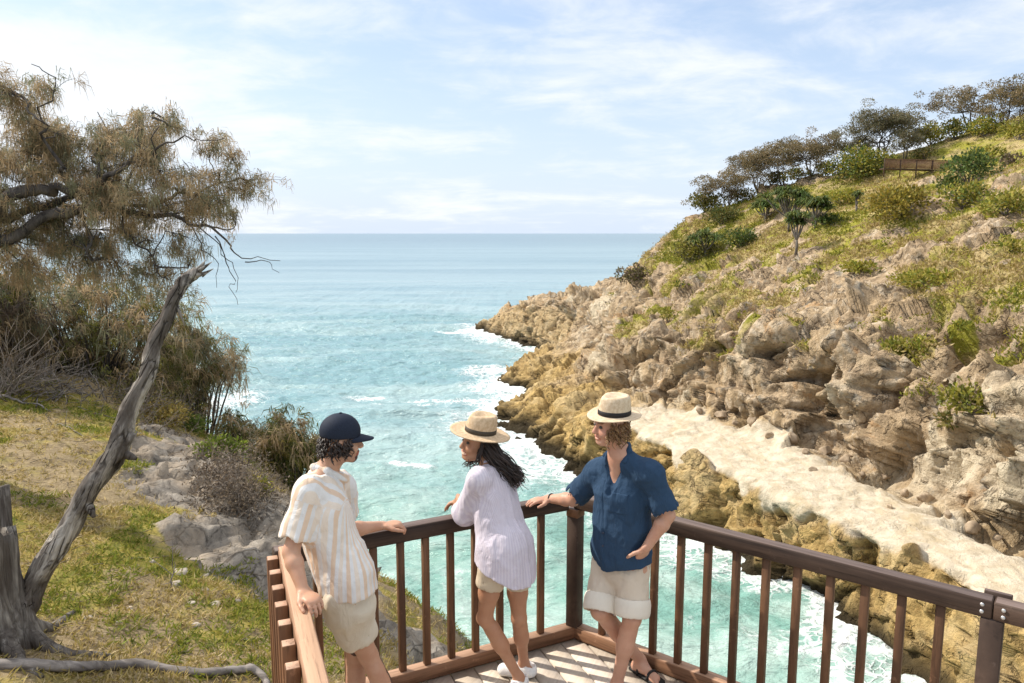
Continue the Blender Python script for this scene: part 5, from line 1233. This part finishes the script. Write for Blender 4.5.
def dead_wood(gz):
    rng = np.random.default_rng(33)
    Y = 6.25; base = J(8, 636, Y); base[2] = gz(base[0], Y)
    root = thing('dead_tree', 'leaning bleached dead trunk, bare and broken off at the top', 'tree', base)
    px = [(10, 652), (24, 612), (37, 577), (66, 532), (88, 488), (119, 448), (127, 414), (148, 374), (157, 336), (174, 300), (183, 281), (197, 271)]
    rad = [.13, .108, .096, .088, .085, .094, .070, .065, .062, .060, .058, .046]
    P = np.array([J(a, b, Y+.05*i) for i, (a, b) in enumerate(px)]); n = 70; t = np.linspace(0, len(px)-1, n)
    Q = np.stack([np.interp(t, np.arange(len(px)), P[:, k]) for k in range(3)], -1)
    for _ in range(2): Q[1:-1] = (Q[:-2]+2*Q[1:-1]+Q[2:])/4
    m = MB(); R = np.interp(t, np.arange(len(px)), rad); R = R*(1+.10*(fbm(np.stack([t*1.8, t*0, t*0], -1), 3, 5)-.5)*2); Q = Q+.035*(np.stack([fbm(np.stack([t*1.3+9*k, t*0, t*0], -1), 3, 80+k) for k in range(3)], -1)-.5); m.tube(Q, R, 22, .34, 4, freq=13)
    # splintered tip
    for k in range(7):
        a = Q[-2]+rng.normal(0, .022, 3); d = nrm(Q[-1]-Q[-4])+rng.normal(0, .25, 3); m.tube([a, a+d*.05, a+d*rng.uniform(.08, .15)], [.024, .016, .003], 5, .3, k)
    o = m.build('trunk', BARK['dead'], root, True)
    for (i, d, L, r) in ((31, (.55, 0, .55), .13, .05), (31, (.6, -.1, -.2), .10, .035), (57, (.3, 0, -.9), .20, .016), (24, (.5, -.3, -.75), .12, .035)):
        s = MB(); a = Q[i]; d = nrm(d); s.tube([a, a+d*(R[i]+L*.4), a+d*(R[i]+L)], [r*1.3, r, r*.45], 8, .3, i); s.build('branch_stub', BARK['dead'], root, True)
    # hollow broken stump shell beside it
    st = MB(); c = J(-6, 640, Y-.05); c[2] = gz(c[0], c[1]); N = 40; rings = []; th = np.arange(N)*2*math.pi/N
    hh = .98+.62*(fbm(np.stack([np.cos(th)*2, np.sin(th)*2, th*0], -1), 3, 8)-.5)*2+.22*np.cos(th-.3); fl = 1+.12*np.sin(th*5+1)+.08*np.sin(th*9)
    for k, z in enumerate(np.linspace(-.25, 1, 16)):
        r = (.31-.09*min(1, max(0, z)*1.6)+(.10*max(0, .15-z)))*fl*(1+.14*(fbm(np.stack([np.cos(th)*3, np.sin(th)*3, th*0+z*2.2], -1), 3, 9)-.5)*2); rings.append(np.stack([c[0]+r*np.cos(th), c[1]+r*np.sin(th), c[2]+z*hh], -1))
    for z in np.linspace(1, .35, 6):
        r = .13*fl; rings.append(np.stack([c[0]+r*np.cos(th), c[1]+r*np.sin(th), c[2]+z*hh-.01], -1))
    V = np.concatenate(rings); i = np.arange(len(rings)-1)[:, None]*N; j = np.arange(N)[None]; k = (j+1) % N; st.add(V, np.stack([i+j, i+k, i+N+k, i+N+j], -1).reshape(-1, 4))
    for a0, L in ((.2, .75), (-.5, .6), (1.2, .6), (2.6, .5), (-1.3, .7), (-2.2, .5)):
        d = np.array([math.cos(a0), math.sin(a0), 0]); pts = [c+d*.20+UP*.14]+[c+d*(.22+L*q)+np.cross(d, UP)*.10*math.sin(q*3+a0) for q in (.35, .7, 1.)]
        for p_ in pts[1:]: p_[2] = gz(p_[0], p_[1])-.01
        st.tube(wiggle(pts, 10, rng, .06), np.linspace(.085, .02, 10), 8, .3, int(L*50))
    st.build('stump', BARK['stump'], root, True)
    # log across the foreground
    px = [(-30, 664), (30, 665), (75, 667), (120, 664), (165, 668), (205, 672), (232, 671), (252, 668), (263, 676), (270, 690)]
    P = []
    for a, b in px:
        for _ in range(1):
            y = 5.6
            for _ in range(12): p = J(a, b, y); y += (p[2]-gz(p[0], y)-.045)*1.2
        P.append(J(a, b, y))
    m = MB(); n = 50; m.tube(wiggle(P, n, rng, .05), np.linspace(.047, .030, n), 12, .22, 6, freq=8)
    lg = m.build('fallen_log', BARK['log'], None, True); tag(lg, 'long thin grey fallen branch lying across the grass in the foreground', 'log')
    # loose dry branches on the slope
    k = 0
    for lab, px, r in (('long bleached fallen branch on the grass below the she-oak bush', [(-15, 396), (12, 397), (30, 404), (52, 412)], .035), ('thin dry branch lying on yellow grass behind the dead trunk', [(40, 402), (55, 398), (78, 406), (100, 414), (118, 420)], .016),
                       ('short forked pale stick on the grass left of the dead trunk', [(36, 430), (55, 425), (72, 430), (92, 438)], .014), ('pale dry branch arching above the grey scrub', [(190, 462), (215, 456), (240, 456), (262, 462)], .018),
                       ('bleached upright stick poking out of the yellow grass', [(172, 588), (174, 572), (175, 556)], .010), ('dry branch among the scrub right of the dead trunk', [(150, 402), (170, 412), (195, 420), (212, 432)], .02)):
        P = []
        for a, b in px:
            y = 18. if b < 480 else 7.5
            for _ in range(25): p = J(a, b, y); y += (p[2]-gz(p[0], y)-.03)*1.1; y = min(max(y, 4), 32)
            P.append(J(a, b, y))
        if 'upright' in lab: p0 = P[0]; P = [p0-UP*.05, p0+np.array([.01, 0, .15]), p0+np.array([.03, 0, .30])]
        m = MB(); m.tube(wiggle(P, 18, rng, .12), np.linspace(r, r*.35, 18), 7, .25, k)
        for q in range(3):
            i = 5+4*q; d = nrm(rng.normal(0, 1, 3)+UP*.5); Pw = wiggle(P, 18, rng, 0); m.tube([Pw[i], Pw[i]+d*.15, Pw[i]+d*.32], [r*.5, r*.4, r*.15], 5)
        o = m.build('dry_branch', BARK['log'], None, True); tag(o, lab, 'branch'); k += 1
# ================================================================ ASSEMBLY
init_mats()
head, HV, HF, HM = build_headland()
hbvh = BVHTree.FromPolygons([Vector(v) for v in HV.tolist()], HF.tolist())
slope, SV, SF, SROCK, SGREEN, SS = build_slope()
sbvh = BVHTree.FromPolygons([Vector(v) for v in SV.tolist()], SF.tolist())
shore = np.concatenate([HV[(np.abs(HV[:, 2]-SEA) < .5)], SV[(np.abs(SV[:, 2]-SEA) < .5) & (SV[:, 1] > 5)]])[::3]
build_sea(shore)
build_deck(); build_railing()
man_blue(); woman(); man_cap()

def gz(x, y):
    h = sbvh.ray_cast(Vector((float(x), float(y), 30)), Vector((0, 0, -1)))
    return h[0].z if h[0] is not None else -5.
def on_hill(px, py):
    h = hbvh.ray_cast(CAM, ray(px, py))
    return None if h[0] is None else h[0]
def hill(px, py):
    for k in range(40):
        h = on_hill(px, py+k)
        if h is not None: return h
    return Vector((60, 100, 18))
def mpp(p): return (p.y*CP-(p.z-CAMZ)*SP)/FPX                   # metres per photo pixel at p

sheoak(); dead_wood(gz)
rng = np.random.default_rng(77)
# ---- bushes on the near slope
needle_bush('tall bronze she-oak bush behind the leaning dead trunk', [(8, 285), (40, 272), (90, 268), (120, 284), (150, 295), (172, 318), (190, 345), (185, 385), (150, 398), (90, 396), (30, 388), (-10, 380), (-5, 330)], 18.5, 1.6, 112, rng, gz, W=.009, spread=.42, sub=7, cols=SHEOAK+OLIVE[:2])
needle_bush('low she-oak bush with dark tufts leaning out towards the sea', [(165, 330), (188, 322), (204, 338), (222, 350), (236, 362), (226, 376), (208, 384), (200, 412), (165, 412), (150, 380)], 20.5, 1.0, 40, rng, gz, W=.010, spread=.42, sub=7, cols=SHEOAK+OLIVE[:2])
needle_bush('olive she-oak bush at the edge of the drop above the white surf', [(218, 428), (236, 416), (252, 428), (262, 448), (266, 470), (240, 478), (214, 462)], 19.5, 1.0, 34, rng, gz, cols=OLIVE+SHEOAK, W=.011)
needle_bush('she-oak bush with drooping pale tips just behind the man in the cap', [(262, 452), (272, 430), (282, 418), (290, 424), (298, 436), (312, 440), (322, 446), (318, 462), (300, 472), (275, 476)], 18.0, .9, 34, rng, gz, cols=OLIVE+SHEOAK[:3], W=.010)
needle_bush('brown she-oak bush at the left edge below the spreading tree', [(-40, 300), (0, 290), (20, 320), (25, 380), (-40, 395)], 16.5, 1.2, 40, rng, gz, W=.010, cols=DRYBR+SHEOAK)
def slope_pts(boxes, n, rng):
    out = []
    while len(out) < n:
        x0, y0, x1, y1 = boxes[rng.integers(len(boxes))]; h = sbvh.ray_cast(CAM, ray(rng.uniform(x0, x1), rng.uniform(y0, y1)))
        if h[0] is not None and h[0].y < 45: out.append(np.array(h[0]))
    out = np.array(out); md = np.median(out, 0); k = np.hypot(out[:, 0]-md[0], out[:, 1]-md[1]) < 2.1; return out[k]
twig_heap('tangle of dry grey twigs on the steep edge below the bushes', slope_pts([(205, 455, 285, 515)], 60, rng), rng, 230, .42, .011, BARK['twig'], leafcols=DRYBR)
twig_heap('brown dead scrub between the dead trunk and the surf', slope_pts([(125, 388, 215, 440)], 60, rng), rng, 170, .7, .012, BARK['twig'], leafcols=DRYBR+OLIVE)
twig_heap('heap of dry fallen branches under the she-oak bush', slope_pts([(20, 380, 140, 402)], 40, rng), rng, 70, 1.0, .016, BARK['log'], cat='scrub', up=.25)
twig_heap('bare grey scrub at the left edge beneath the she-oak', slope_pts([(-20, 385, 20, 400)], 30, rng), rng, 90, 1.5, .014, BARK['twig'])
shrub('dense_shrub', 'dark green dense shrub at the left edge under the she-oak limb', np.array([-12.2, 17, gz(-12.2, 17)]), 3.0, 5.6, DEEP, rng, L=.16, W=.05, dens=150, n=16)
for lab, px, py, Yg, w, h, cols in (('bright green cushion bush on the crest of the slope', 222, 505, 14., 1.0, .55, [(.17, .22, .028), (.22, .27, .035), (.12, .17, .025)]), ('second cushion of green leaves just above the bright cushion bush', 190, 462, 17.5, 1.1, .4, [(.10, .15, .03), (.15, .20, .03)]),
                              ('yellow grassy hummock on the crest right of the dead trunk', 165, 462, 16.5, 1.7, .45, [(.34, .25, .075), (.28, .22, .06)]), ('small yellow-green bush on the crest beside the railing corner', 255, 545, 12.2, .7, .28, GREEN_YEL)):
    p = np.array(J(px, py, Yg)); p[2] = gz(p[0], p[1])-.04
    shrub('low_bush', lab, p, w, h, cols, rng, L=.09, W=.022, dens=900, n=12, stems=False, cat='bush', lm='grass')
# ---- grass and matted ground cover on the near slope
def slope_grass():
    rng = np.random.default_rng(5); mb = MB(); N = 0
    x = rng.uniform(-17, 1.5, 90000); y = 4+22*rng.random(90000)**1.5
    g = fbm(np.stack([x/1.5, y/1.5, x*0], -1), 4, 251); z, s = slope_height(x, y)
    yel = fbm(np.stack([x/.9, y/.9, x*0+3], -1), 3, 511)
    dd = np.full(len(x), 9.)
    for (cx, cy), r in zip(ROCKC, ROCKR): dd = np.minimum(dd, np.hypot(x-cx, y-cy)/r)
    keep = (s < 1.5) & (dd > 1.0+.7*(yel-.5)) & (rng.random(len(x)) < np.clip((g-.36)*5, .22, 1))
    x, y, g, yel = x[keep], y[keep], g[keep], yel[keep]
    P = []; ok = []
    for i in range(len(x)):
        h = sbvh.ray_cast(Vector((x[i], y[i], 20)), Vector((0, 0, -1)))
        ok.append(h[0] is not None); P.append(h[0] if h[0] is not None else (0, 0, 0))
    P = np.array(P); per = 5; n = len(P)*per
    C = np.repeat(P, per, 0)+rng.normal(0, .035, (n, 3))*np.array([1, 1, 0]); D = unit(n, rng); D[:, 2] = np.abs(D[:, 2])*.8+.12
    grn = np.repeat((g > .51) & (yel > .49), per); lf = rng.random(n) < .5
    c = np.where(grn[:, None], pick([(.20, .245, .032), (.28, .285, .04), (.15, .185, .028), (.34, .30, .06)], n, rng), pick([(.50, .38, .16), (.42, .32, .11), (.56, .45, .25), (.33, .27, .075)], n, rng))
    cards(mb, C, D, rng.uniform(.04, .12, n), np.where(lf, .0065, .0035)*(1+np.repeat(P[:, 1], per)/18), c, rng)
    o = mb.build('grass', LEAF['grass'], None); tag(o, 'matted yellow and green grass covering the near slope', 'grass', kind='stuff')
slope_grass()
def litter():
    rng = np.random.default_rng(8); n = 2600; x = rng.uniform(-15, 0, n); y = 4.2+20*rng.random(n)**1.4; mb = MB()
    for i in range(n):
        h = sbvh.ray_cast(Vector((x[i], y[i], 20)), Vector((0, 0, -1)))
        if h[0] is None or slope_height(x[i:i+1], y[i:i+1])[1][0] > 1.5: continue
        a = rng.uniform(0, 6.3); L = rng.uniform(.06, .28); d = np.array([math.cos(a), math.sin(a), rng.uniform(-.05, .22)]); p = np.array(h[0])+UP*.012
        g = rng.uniform(.6, 1.2); mb.tube([p, p+d*L*.5+rng.normal(0, .012, 3), p+d*L], [.006*g, .005*g, .003*g], 4, 0, 0, np.array([.30, .24, .17])*g)
    o = mb.build('leaf_litter', LEAF['grass'], None); tag(o, 'dry twigs and litter strewn over the near slope', 'litter', kind='stuff')
litter()
sm_ = mat_bark('pale stone', (.30, .255, .20), (.56, .49, .41), 5, (1, 1, 1))
STN = [(180, 572, 10), (176, 584, 9), (205, 590, 6), (215, 604, 7), (192, 603, 6), (152, 562, 5), (196, 625, 6), (238, 600, 5), (165, 615, 5), (130, 608, 5), (225, 632, 5), (60, 622, 4), (118, 622, 4), (88, 618, 7), (245, 640, 4), (206, 575, 4)]
for i, (px, py, r) in enumerate(STN):
    h = sbvh.ray_cast(CAM, ray(px, py))[0]; R = r*mpp(h)*.75
    V, Q = ball(np.zeros(3), np.eye(3), (R*rng.uniform(.8, 1.3), R*rng.uniform(.8, 1.2), R*.5), 10, 14); V = V*(1+.55*(fbm(V/R*1.3+i*7, 3, 9)-.5)[:, None]); f_ = np.round(V/R*2.2)/2.2*R; V = V*.6+f_*.4
    o = mk('stone', V+np.array(h)-UP*R*.1, [Q], sm_)
    tag(o, {0: 'largest pale flat stone in the grass below the bleached stick', 13: 'pale stone on bare soil nearest the dead tree'}.get(i, 'small pale stone scattered on the grassy slope beside the deck'), 'stone', 'pale stones scattered on the near slope')
# ---- hillside across the cove
G1 = 'wind-bent trees along the ridge'
for lab, px, py, w, h, lean, nb in (
    ('leftmost ridge tree, sparse grey-brown crown just above the cape rocks', 728, 203, 46, 42, -.12, 13), ('ridge tree with thin crown second from the cape end', 758, 190, 50, 46, -.12, 13),
    ('ridge tree with bronze crown and forked stems, third from the cape end', 783, 180, 50, 50, -.1, 13), ('ridge tree in the middle of the row with a flat bronze crown', 812, 171, 52, 48, -.1, 13),
    ('bronze ridge tree between the flat crown and the tallest dark tree', 842, 166, 46, 52, -.05, 13), ('tallest dark ridge tree rising behind the round green bush', 880, 163, 62, 66, .02, 22),
    ('dark leafy ridge tree right beside the timber walkway fence', 905, 163, 34, 44, 0, 12), ('small tree with open umbrella crown leaning left at the hilltop', 972, 132, 50, 54, -.28, 10), ('brown rounded tree at the right edge of the hilltop', 1004, 128, 46, 44, .0, 16), ('bronze treetop cut off by the right edge at the hilltop', 1034, 116, 46, 46, 0, 14)):
    p = hill(px, py); m = mpp(p); hill_tree(lab, p, w*m*1.12, h*m*(.86 if px < 930 else .98), rng, lean, BROWNCR if 'dark' not in lab else [(.19, .17, .10), (.14, .15, .085), (.24, .195, .115)], G1, nb=nb, stems=2 if nb < 12 else 4)
for lab, px, py, w, h, cols in (
    ('low grey-green shrub where the ridge drops to the cape', 705, 212, 44, 22, OLIVE), ('round yellow-green bush in front of the tallest ridge tree', 860, 178, 62, 34, GREEN_YEL+DEEP[:2]),
    ('large dark green bush hiding the end of the timber walkway', 968, 184, 54, 38, DEEP), ('dark green bush spreading left of the walkway end bush', 944, 192, 32, 18, DEEP+OLIVE[:1]),
    ('yellow-green shrub with dark base below the walkway end bush', 962, 208, 50, 30, GREEN_YEL+DEEP[:1]), ('wide golden-olive bush on the middle of the hillside', 895, 220, 78, 38, [(.30, .235, .03), (.24, .20, .03), (.36, .26, .05), (.15, .145, .03)]),
    ('yellow-green scrub at the right edge below the walkway', 1005, 215, 50, 28, GREEN_YEL), ('yellow scrub on the hilltop left of the umbrella tree', 930, 142, 36, 26, GREEN_YEL), ('dark scrub on the hilltop below the umbrella tree', 955, 140, 34, 24, OLIVE+DEEP[:1]),
    ('green scrub band on the hilltop under the brown tree', 985, 136, 40, 20, GREEN_YEL+DEEP[:1]), ('light green scrub at the right edge of the hilltop', 1018, 140, 40, 24, GREEN_YEL), ('yellow grass-like bush left of the golden-olive bush', 842, 205, 32, 18, GREEN_YEL),
    ('dark green bush beneath the pandanus clump', 828, 226, 30, 13, DEEP), ('green bush on the crest edge above the cliff', 740, 248, 40, 20, DEEP+GREEN_YEL[:1]), ('mixed green scrub at the top of the dark seaward cliff', 690, 262, 40, 26, OLIVE+GREEN_YEL[:2]),
    ('green-grey wind-swept scrub below the leftmost ridge trees', 722, 224, 40, 20, OLIVE+DEEP[:1]), ('green tuft in the cliff cleft, upper one of two', 683, 292, 18, 16, GREEN_YEL+DEEP[:1]), ('bright green tuft in the cliff cleft, lower one of two', 668, 322, 16, 18, GREEN_YEL),
    ('brown wind-clipped shrub on the saddle before the low cape', 634, 286, 36, 28, DRYBR+OLIVE[:2]), ('yellow-green patch of bush in the middle of the cliff', 910, 356, 46, 20, GREEN_YEL), ('spreading yellow-green bush low on the right of the cliff', 972, 412, 62, 32, GREEN_YEL+OLIVE[:1]),
    ('small olive bush under the spreading cliff bush', 948, 428, 26, 16, OLIVE), ('low golden bush on the grass shelf at the cliff top', 930, 285, 70, 14, GREEN_YEL), ('green bush at the right edge above the pale rocks', 1010, 250, 22, 12, GREEN_YEL), ('low yellow bush at the cliff top left of the grass shelf', 860, 272, 40, 10, GREEN_YEL),
    ('yellowish bush below the umbrella tree at mid hilltop', 990, 160, 30, 16, GREEN_YEL), ('brown bush right of the walkway on the upper slope', 1012, 166, 26, 16, DRYBR+OLIVE[:1]), ('low green bush by the cliff fold above the pale streak', 742, 320, 20, 10, GREEN_YEL)):
    p = hill(px, py); m = mpp(p); shrub('hill_shrub', lab, np.array(p), w*m, h*m, cols, rng, 'shrubs on the far hillside', L=.34, W=.11, dens=38 if w > 30 else 60, n=14 if w > 30 else 7)
for lab, px, py, w, h, hd_ in (('wide dark green pandanus on the upper slope', 788, 232, 62, 50, 16), ('smaller pandanus with a bare leaning trunk right of the wide one', 815, 228, 40, 34, 9), ('pandanus with thin pale trunk below the wide one', 796, 252, 26, 44, 6), ('pandanus hanging over the crest of the cliff', 705, 258, 40, 28, 9), ('low pandanus left of the wide one', 765, 222, 32, 24, 8), ('small dark pandanus beside the golden-olive bush', 856, 212, 16, 22, 4)):
    p = hill(px, py); m = mpp(p); pandanus(lab, np.array(p), w*m, h*m, rng, 'pandanus on the far hillside', hd_)
def hill_grass():
    rng = np.random.default_rng(15); mb = MB(); w = HM['veg'].copy(); w[(HV[:, 1] < 34) | (HV[:, 1] > 150) | (HM['q'] > 7.2)] = 0
    i = rng.choice(len(w), 16000, p=w/w.sum()); P = HV[i]; per = 7; n = len(P)*per
    C = np.repeat(P, per, 0)+rng.normal(0, .26, (n, 3))*np.array([1, 1, .1]); D = unit(n, rng); D[:, 2] = np.abs(D[:, 2])+.2
    k = np.repeat(fbm(P/4.5, 4, 531), per)
    c = np.where((k > .53)[:, None], pick([(.28, .275, .035), (.22, .235, .032), (.36, .31, .05), (.16, .185, .03)], n, rng), pick([(.42, .325, .13), (.52, .40, .21), (.32, .255, .065), (.44, .33, .15)], n, rng))
    cards(mb, C, D, rng.uniform(.2, .5, n), .06, c, rng)
    o = mb.build('grass', LEAF['grass'], None); tag(o, 'dry yellow-green grass and low cover over the far hillside', 'grass', kind='stuff')
hill_grass()
for k, (px, py, w, h) in enumerate(((742, 192, 30, 14), (770, 185, 30, 15), (797, 178, 34, 15), (826, 171, 34, 16), (925, 160, 30, 16))):
    p = hill(px, py); m = mpp(p); shrub('hill_shrub', 'dark low scrub growing between the trunks of the ridge trees', np.array(p), w*m, h*m, OLIVE+DEEP[:1]+BROWNCR[:1], rng, 'low scrub under the ridge trees', L=.30, W=.09, dens=60, n=9)
rm = mat_bark('fallen cliff rock', (.20, .145, .095), (.52, .41, .29), 1.6, (1, 1, 1))
for k, (px, py, r) in enumerate(((700, 412, 5), (722, 416, 7), (735, 424, 5), (752, 424, 8), (770, 436, 5), (792, 440, 9), (806, 452, 5), (826, 452, 7), (846, 462, 10), (862, 476, 6), (884, 478, 8), (905, 494, 6), (925, 500, 9), (948, 516, 7), (972, 528, 10), (996, 538, 7), (812, 470, 4), (890, 508, 5))):
    p = hill(px, py); R = r*mpp(p)*.8
    V, Q = ball(np.zeros(3), np.eye(3), (R*rng.uniform(.8, 1.3), R*rng.uniform(.8, 1.2), R*rng.uniform(.6, .9)), 14, 18); D_, e_ = facets(V/R*1.1+k*5.3, 3, .3, .9); V = V*(1+.35*D_[:, None])
    for d_ in unit(11, rng): ex = V@d_-R*rng.uniform(.48, .72); V = V-np.outer(np.maximum(ex, 0), d_)
    V = V*rng.uniform(.9, 1.5, 3)
    o = mk('fallen_rock', V+np.array(p)+UP*R*.25, [Q], rm); tag(o, 'brown block fallen from the cliff onto the inner edge of the pale ledge', 'rock', 'rocks fallen onto the pale ledge')
# ---- timber walkway fence on the hillside
def hill_fence():
    Yf = hill(900, 178).y-2.5; a = J(882, 169, Yf); b = J(992, 172, Yf+1.5)
    root = thing('walkway_fence', 'brown slatted timber fence of the walkway on the hill across the cove', 'fence', a)
    wm = mat_wood('red-brown fence timber', (.12, .06, .035), (.27, .15, .09), (1, 1, 1)); pm = mat_wood('dark fence post', (.05, .03, .02), (.14, .085, .055), (1, 1, 1))
    d = nrm(b-a); L = np.linalg.norm(b-a)
    m = MB(); m.bar(a+UP*.0, b+UP*.0, 1.2, .14); m.build('walkway_beam', pm, root)
    for k in range(8):
        p = a+d*L*k/7-np.array([0, .55, 0]); q = MB(); q.bar(p-UP*1.0, p+UP*1.22, .11, .11, (0, 1, 0)); q.build('post', pm, root)
    m = MB(); m.bar(a+UP*1.16-np.array([0, .55, 0]), b+UP*1.16-np.array([0, .55, 0]), .12, .09); m.build('rail', wm, root)
    m = MB()
    n = int(L/.14)
    for k in range(n):
        p = a+d*(.05+L*k/n)-np.array([0, .50, 0]); m.bar(p+UP*.10, p+UP*1.10, .10, .03, (0, 1, 0), .002)
    m.build('slat_panel', wm, root)
hill_fence()

# ================================================================ CAMERA, SUN, SKY
cam = bpy.data.cameras.new('camera'); co_ = bpy.data.objects.new('camera', cam); COL.objects.link(co_)
co_.location = (0, 0, CAMZ); co_.rotation_euler = (math.pi/2-PITCH, 0, 0); cam.sensor_width = 36; cam.lens = FPX/1024*36; cam.clip_end = 200000; cam.clip_start = .05
SC.camera = co_
EL = math.radians(42); SDIR = nrm([-.93, .37, 0]); S3 = Vector((*(SDIR[:2]*math.cos(EL)), math.sin(EL)))
sl_ = bpy.data.lights.new('sun', 'SUN'); sl_.energy = 3.8; sl_.angle = math.radians(.6); sl_.color = (1, .93, .82)
so_ = bpy.data.objects.new('sun', sl_); COL.objects.link(so_); so_.rotation_euler = S3.to_track_quat('Z', 'Y').to_euler()
W = bpy.data.worlds.new('World'); SC.world = W; W.use_nodes = True; wt = W.node_tree; wt.nodes.clear()
class WT(NT):
    def __init__(s): s.t = wt
t = WT(); out = t.n('ShaderNodeOutputWorld'); bg = t.n('ShaderNodeBackground'); t.l(bg.outputs[0], out.inputs[0])
sky = t.n('ShaderNodeTexSky', sky_type='NISHITA'); sky.sun_disc = False; sky.sun_elevation = EL; sky.sun_rotation = math.atan2(SDIR[0], SDIR[1]); sky.air_density = 1.0; sky.dust_density = 1.6; sky.ozone_density = 1.2; sky.altitude = 20
tc = t.n('ShaderNodeTexCoord'); sx = t.n('ShaderNodeSeparateXYZ'); t.l(tc.outputs['Generated'], sx.inputs[0])
zc = t.math('ADD', t.math('MAXIMUM', sx.outputs[2], 0), .16)
cx = t.math('DIVIDE', sx.outputs[0], zc); cy = t.math('DIVIDE', sx.outputs[1], zc)
cb = t.n('ShaderNodeCombineXYZ'); t.l(cx, cb.inputs[0]); t.l(cy, cb.inputs[1]); cb.inputs[2].default_value = 3.7
mp = t.n('ShaderNodeMapping'); t.l(cb.outputs[0], mp.inputs[0]); mp.inputs['Rotation'].default_value = (0, 0, .5); mp.inputs['Scale'].default_value = (.75, 1.15, 1)
n1 = t.noise(mp.outputs[0], .75, 7, .58, .5); n2 = t.noise(cb.outputs[0], 3.2, 6, .6, .4)
cl = t.math('ADD', n1, t.math('MULTIPLY', t.math('SUBTRACT', n2, .5), .46))
# a bright bank of cloud low on the left, towards the sun
dx = t.math('SUBTRACT', sx.outputs[0], -.50); dz = t.math('SUBTRACT', sx.outputs[2], .155)
bank = t.math('SUBTRACT', 1., t.math('ADD', t.math('POWER', t.math('DIVIDE', t.math('ABSOLUTE', dx), .36), 2.), t.math('POWER', t.math('DIVIDE', t.math('ABSOLUTE', dz), .075), 2.)))
cl = t.math('ADD', cl, t.math('MULTIPLY', t.math('MAXIMUM', bank, 0.), .16))
m = t.mapr(cl, .42, .72, 0, .85)
hz = t.mapr(sx.outputs[2], -.02, .30, 1, 0)
skc = t.mix(t.math('MULTIPLY', hz, .75), sky.outputs[0], (5.5, 5.9, 6.4))
skc = t.mix(.45, skc, (4.3, 5.35, 7.1))
skc = t.mix(m, skc, (6.25, 6.4, 6.6))
# zenith above the view whitened, added as fill light for the shadows
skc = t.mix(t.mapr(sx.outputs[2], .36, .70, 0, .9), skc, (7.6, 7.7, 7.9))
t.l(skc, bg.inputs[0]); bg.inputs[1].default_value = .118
SC.view_settings.view_transform = 'Standard'; SC.view_settings.look = 'None'; SC.view_settings.exposure = 0.50; SC.view_settings.gamma = 1; SC.view_settings.use_curve_mapping = False
SC.cycles.max_bounces = 8; SC.cycles.transparent_max_bounces = 8; SC.cycles.use_denoising = True
